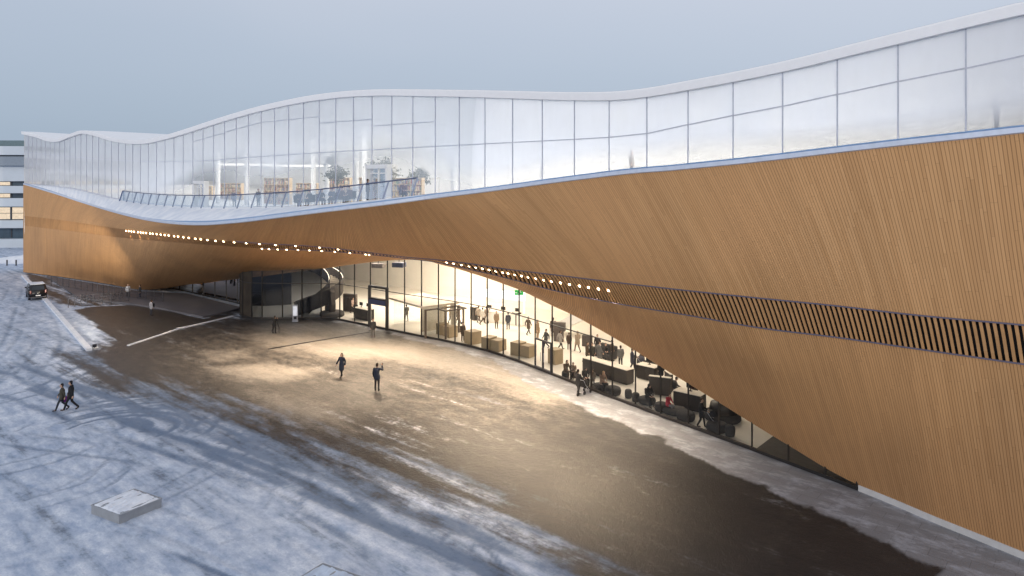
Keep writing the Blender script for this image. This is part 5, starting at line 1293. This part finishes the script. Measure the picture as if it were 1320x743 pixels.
for row, (a, b) in enumerate(((234.5, 239.5), (250, 255.5), (268, 284), (296, 308))):
    for i in range(34):
        xw = -W_/2 + 3 + i*3.15; on = random.random() < (.75, .75, .4, .12)[row]
        f = MB(); f.bar((xw - 1.4, .42, zpx(a)), (xw - 1.4, .42, zpx(b)), .12, .2)
        if i < 34 and row == 2: f.bar((xw - 1.4, .42, zpx(a + (b-a)*.5)), (xw + 1.4, .42, zpx(a + (b-a)*.5)), .08, .1)
        pn = MB().box((xw, .48, (zpx(a) + zpx(b))/2), (2.7, .06, zpx(a) - zpx(b) - .1)).build('window', lit[0] if on else glz, bl)
        f.build('frame', M['dkmetal'], pn)
MB().box((10, 4, zpx(184)), (60, 5, 1.4)).build('roof_plant', teal, bl)
# snow bank with a row of low bollards in front of it
sb = MB(); n = 40
for i in range(n):
    a, b = -230 + 150*i/n, -230 + 150*(i+1)/n
    ha, hb = 1.0 + .5*math.sin(i*1.7), 1.0 + .5*math.sin((i+1)*1.7)
    sb.quad((a, 122, -.1), (b, 122, -.1), (b, 124, hb), (a, 124, ha), smooth=True); sb.quad((a, 124, ha), (b, 124, hb), (b, 128, -.1), (a, 128, -.1), smooth=True)
o = sb.build('snow_bank', M['tsnow']); tag(o, kind='structure')
for i in range(16):
    xb = -106 + i*1.6; o = MB().lathe([(0, 1.0), (.1, .98), (.12, .9), (.11, .05), (.16, 0)], c=(xb, 119.5, 0), n=10).build('bollard', plain('bollard_dark', (.06, .06, .07), .6)); tag(o, 'dark bollard in the row before the snow bank at the far left', 'bollard', 'bollards by the snow bank')
# ------------------------------------------------------------------ sky, sun, camera
w = bpy.data.worlds.new('World'); scene.world = w; w.use_nodes = True
nt = w.node_tree; nt.nodes.clear()
out = nt.nodes.new('ShaderNodeOutputWorld'); bg = nt.nodes.new('ShaderNodeBackground')
sky = nt.nodes.new('ShaderNodeTexSky'); sky.sky_type = 'NISHITA'; sky.sun_disc = False
SUN_EL, SUN_AZ = R(16), R(205)
sky.sun_elevation = SUN_EL; sky.sun_rotation = SUN_AZ; sky.air_density = 1.2; sky.dust_density = 2.5; sky.ozone_density = 1.5
hs = nt.nodes.new('ShaderNodeHueSaturation'); hs.inputs['Saturation'].default_value = .75; hs.inputs['Value'].default_value = .09
nt.links.new(sky.outputs[0], hs.inputs['Color'])
tc = nt.nodes.new('ShaderNodeTexCoord'); sp = nt.nodes.new('ShaderNodeSeparateXYZ'); nt.links.new(tc.outputs['Generated'], sp.inputs[0])
mp = nt.nodes.new('ShaderNodeMapping'); mp.inputs[3].default_value = (1.2, 1.2, 2.6); nt.links.new(tc.outputs['Generated'], mp.inputs[0])
nz = nt.nodes.new('ShaderNodeTexNoise'); nz.inputs['Scale'].default_value = 1.6; nz.inputs['Detail'].default_value = 3; nt.links.new(mp.outputs[0], nz.inputs['Vector'])
rp = nt.nodes.new('ShaderNodeValToRGB')
e = rp.color_ramp.elements; e[0].position = 0.0; e[0].color = (.40, .50, .635, 1); e[1].position = .62; e[1].color = (.64, .69, .80, 1)
e2 = rp.color_ramp.elements.new(.16); e2.color = (.50, .58, .71, 1)
e3 = rp.color_ramp.elements.new(.30); e3.color = (.63, .68, .795, 1)
ad = nt.nodes.new('ShaderNodeMath'); ad.operation = 'MULTIPLY_ADD'; ad.inputs[1].default_value = .09; ad.inputs[2].default_value = -.045
nt.links.new(nz.outputs[0], ad.inputs[0])
ax = nt.nodes.new('ShaderNodeMath'); ax.operation = 'MULTIPLY_ADD'; ax.inputs[1].default_value = .08; nt.links.new(sp.outputs[0], ax.inputs[0]); nt.links.new(ad.outputs[0], ax.inputs[2])
az = nt.nodes.new('ShaderNodeMath'); az.operation = 'ADD'; nt.links.new(sp.outputs[2], az.inputs[0]); nt.links.new(ax.outputs[0], az.inputs[1])
nt.links.new(az.outputs[0], rp.inputs[0])
mx = nt.nodes.new('ShaderNodeMix'); mx.data_type = 'RGBA'; mx.inputs[0].default_value = .86
nt.links.new(hs.outputs[0], mx.inputs[6]); nt.links.new(rp.outputs[0], mx.inputs[7])
nt.links.new(mx.outputs[2], bg.inputs[0]); bg.inputs[1].default_value = 1.0
nt.links.new(bg.outputs[0], out.inputs[0])
sd = bpy.data.lights.new('sun', 'SUN'); sd.energy = .85; sd.angle = R(14); sd.color = (1.0, .90, .78)
so = bpy.data.objects.new('sun', sd); COL.objects.link(so)
# low winter sun behind the camera's left shoulder
d = Vector((math.sin(R(18)) * math.cos(SUN_EL), math.cos(R(18)) * math.cos(SUN_EL), -math.sin(SUN_EL)))
so.rotation_euler = d.to_track_quat('-Z', 'Y').to_euler()

cam = bpy.data.cameras.new('camera'); co = bpy.data.objects.new('camera', cam); COL.objects.link(co)
cam.sensor_width = 36; cam.lens = 24.0; cam.shift_y = -(371.5 - YH) / 1320; cam.clip_end = 6000; cam.clip_start = .3
co.location = (0, 0, HC); co.rotation_euler = (R(90), 0, 0); scene.camera = co
scene.view_settings.view_transform = 'Standard'; scene.view_settings.look = 'None'
scene.view_settings.exposure = 0; scene.view_settings.gamma = 1
c = scene.cycles; c.use_denoising = True; c.max_bounces = 8; c.diffuse_bounces = 4; c.glossy_bounces = 3; c.transmission_bounces = 4; c.transparent_max_bounces = 12
c.sample_clamp_indirect = 6; c.caustics_reflective = False; c.caustics_refractive = False
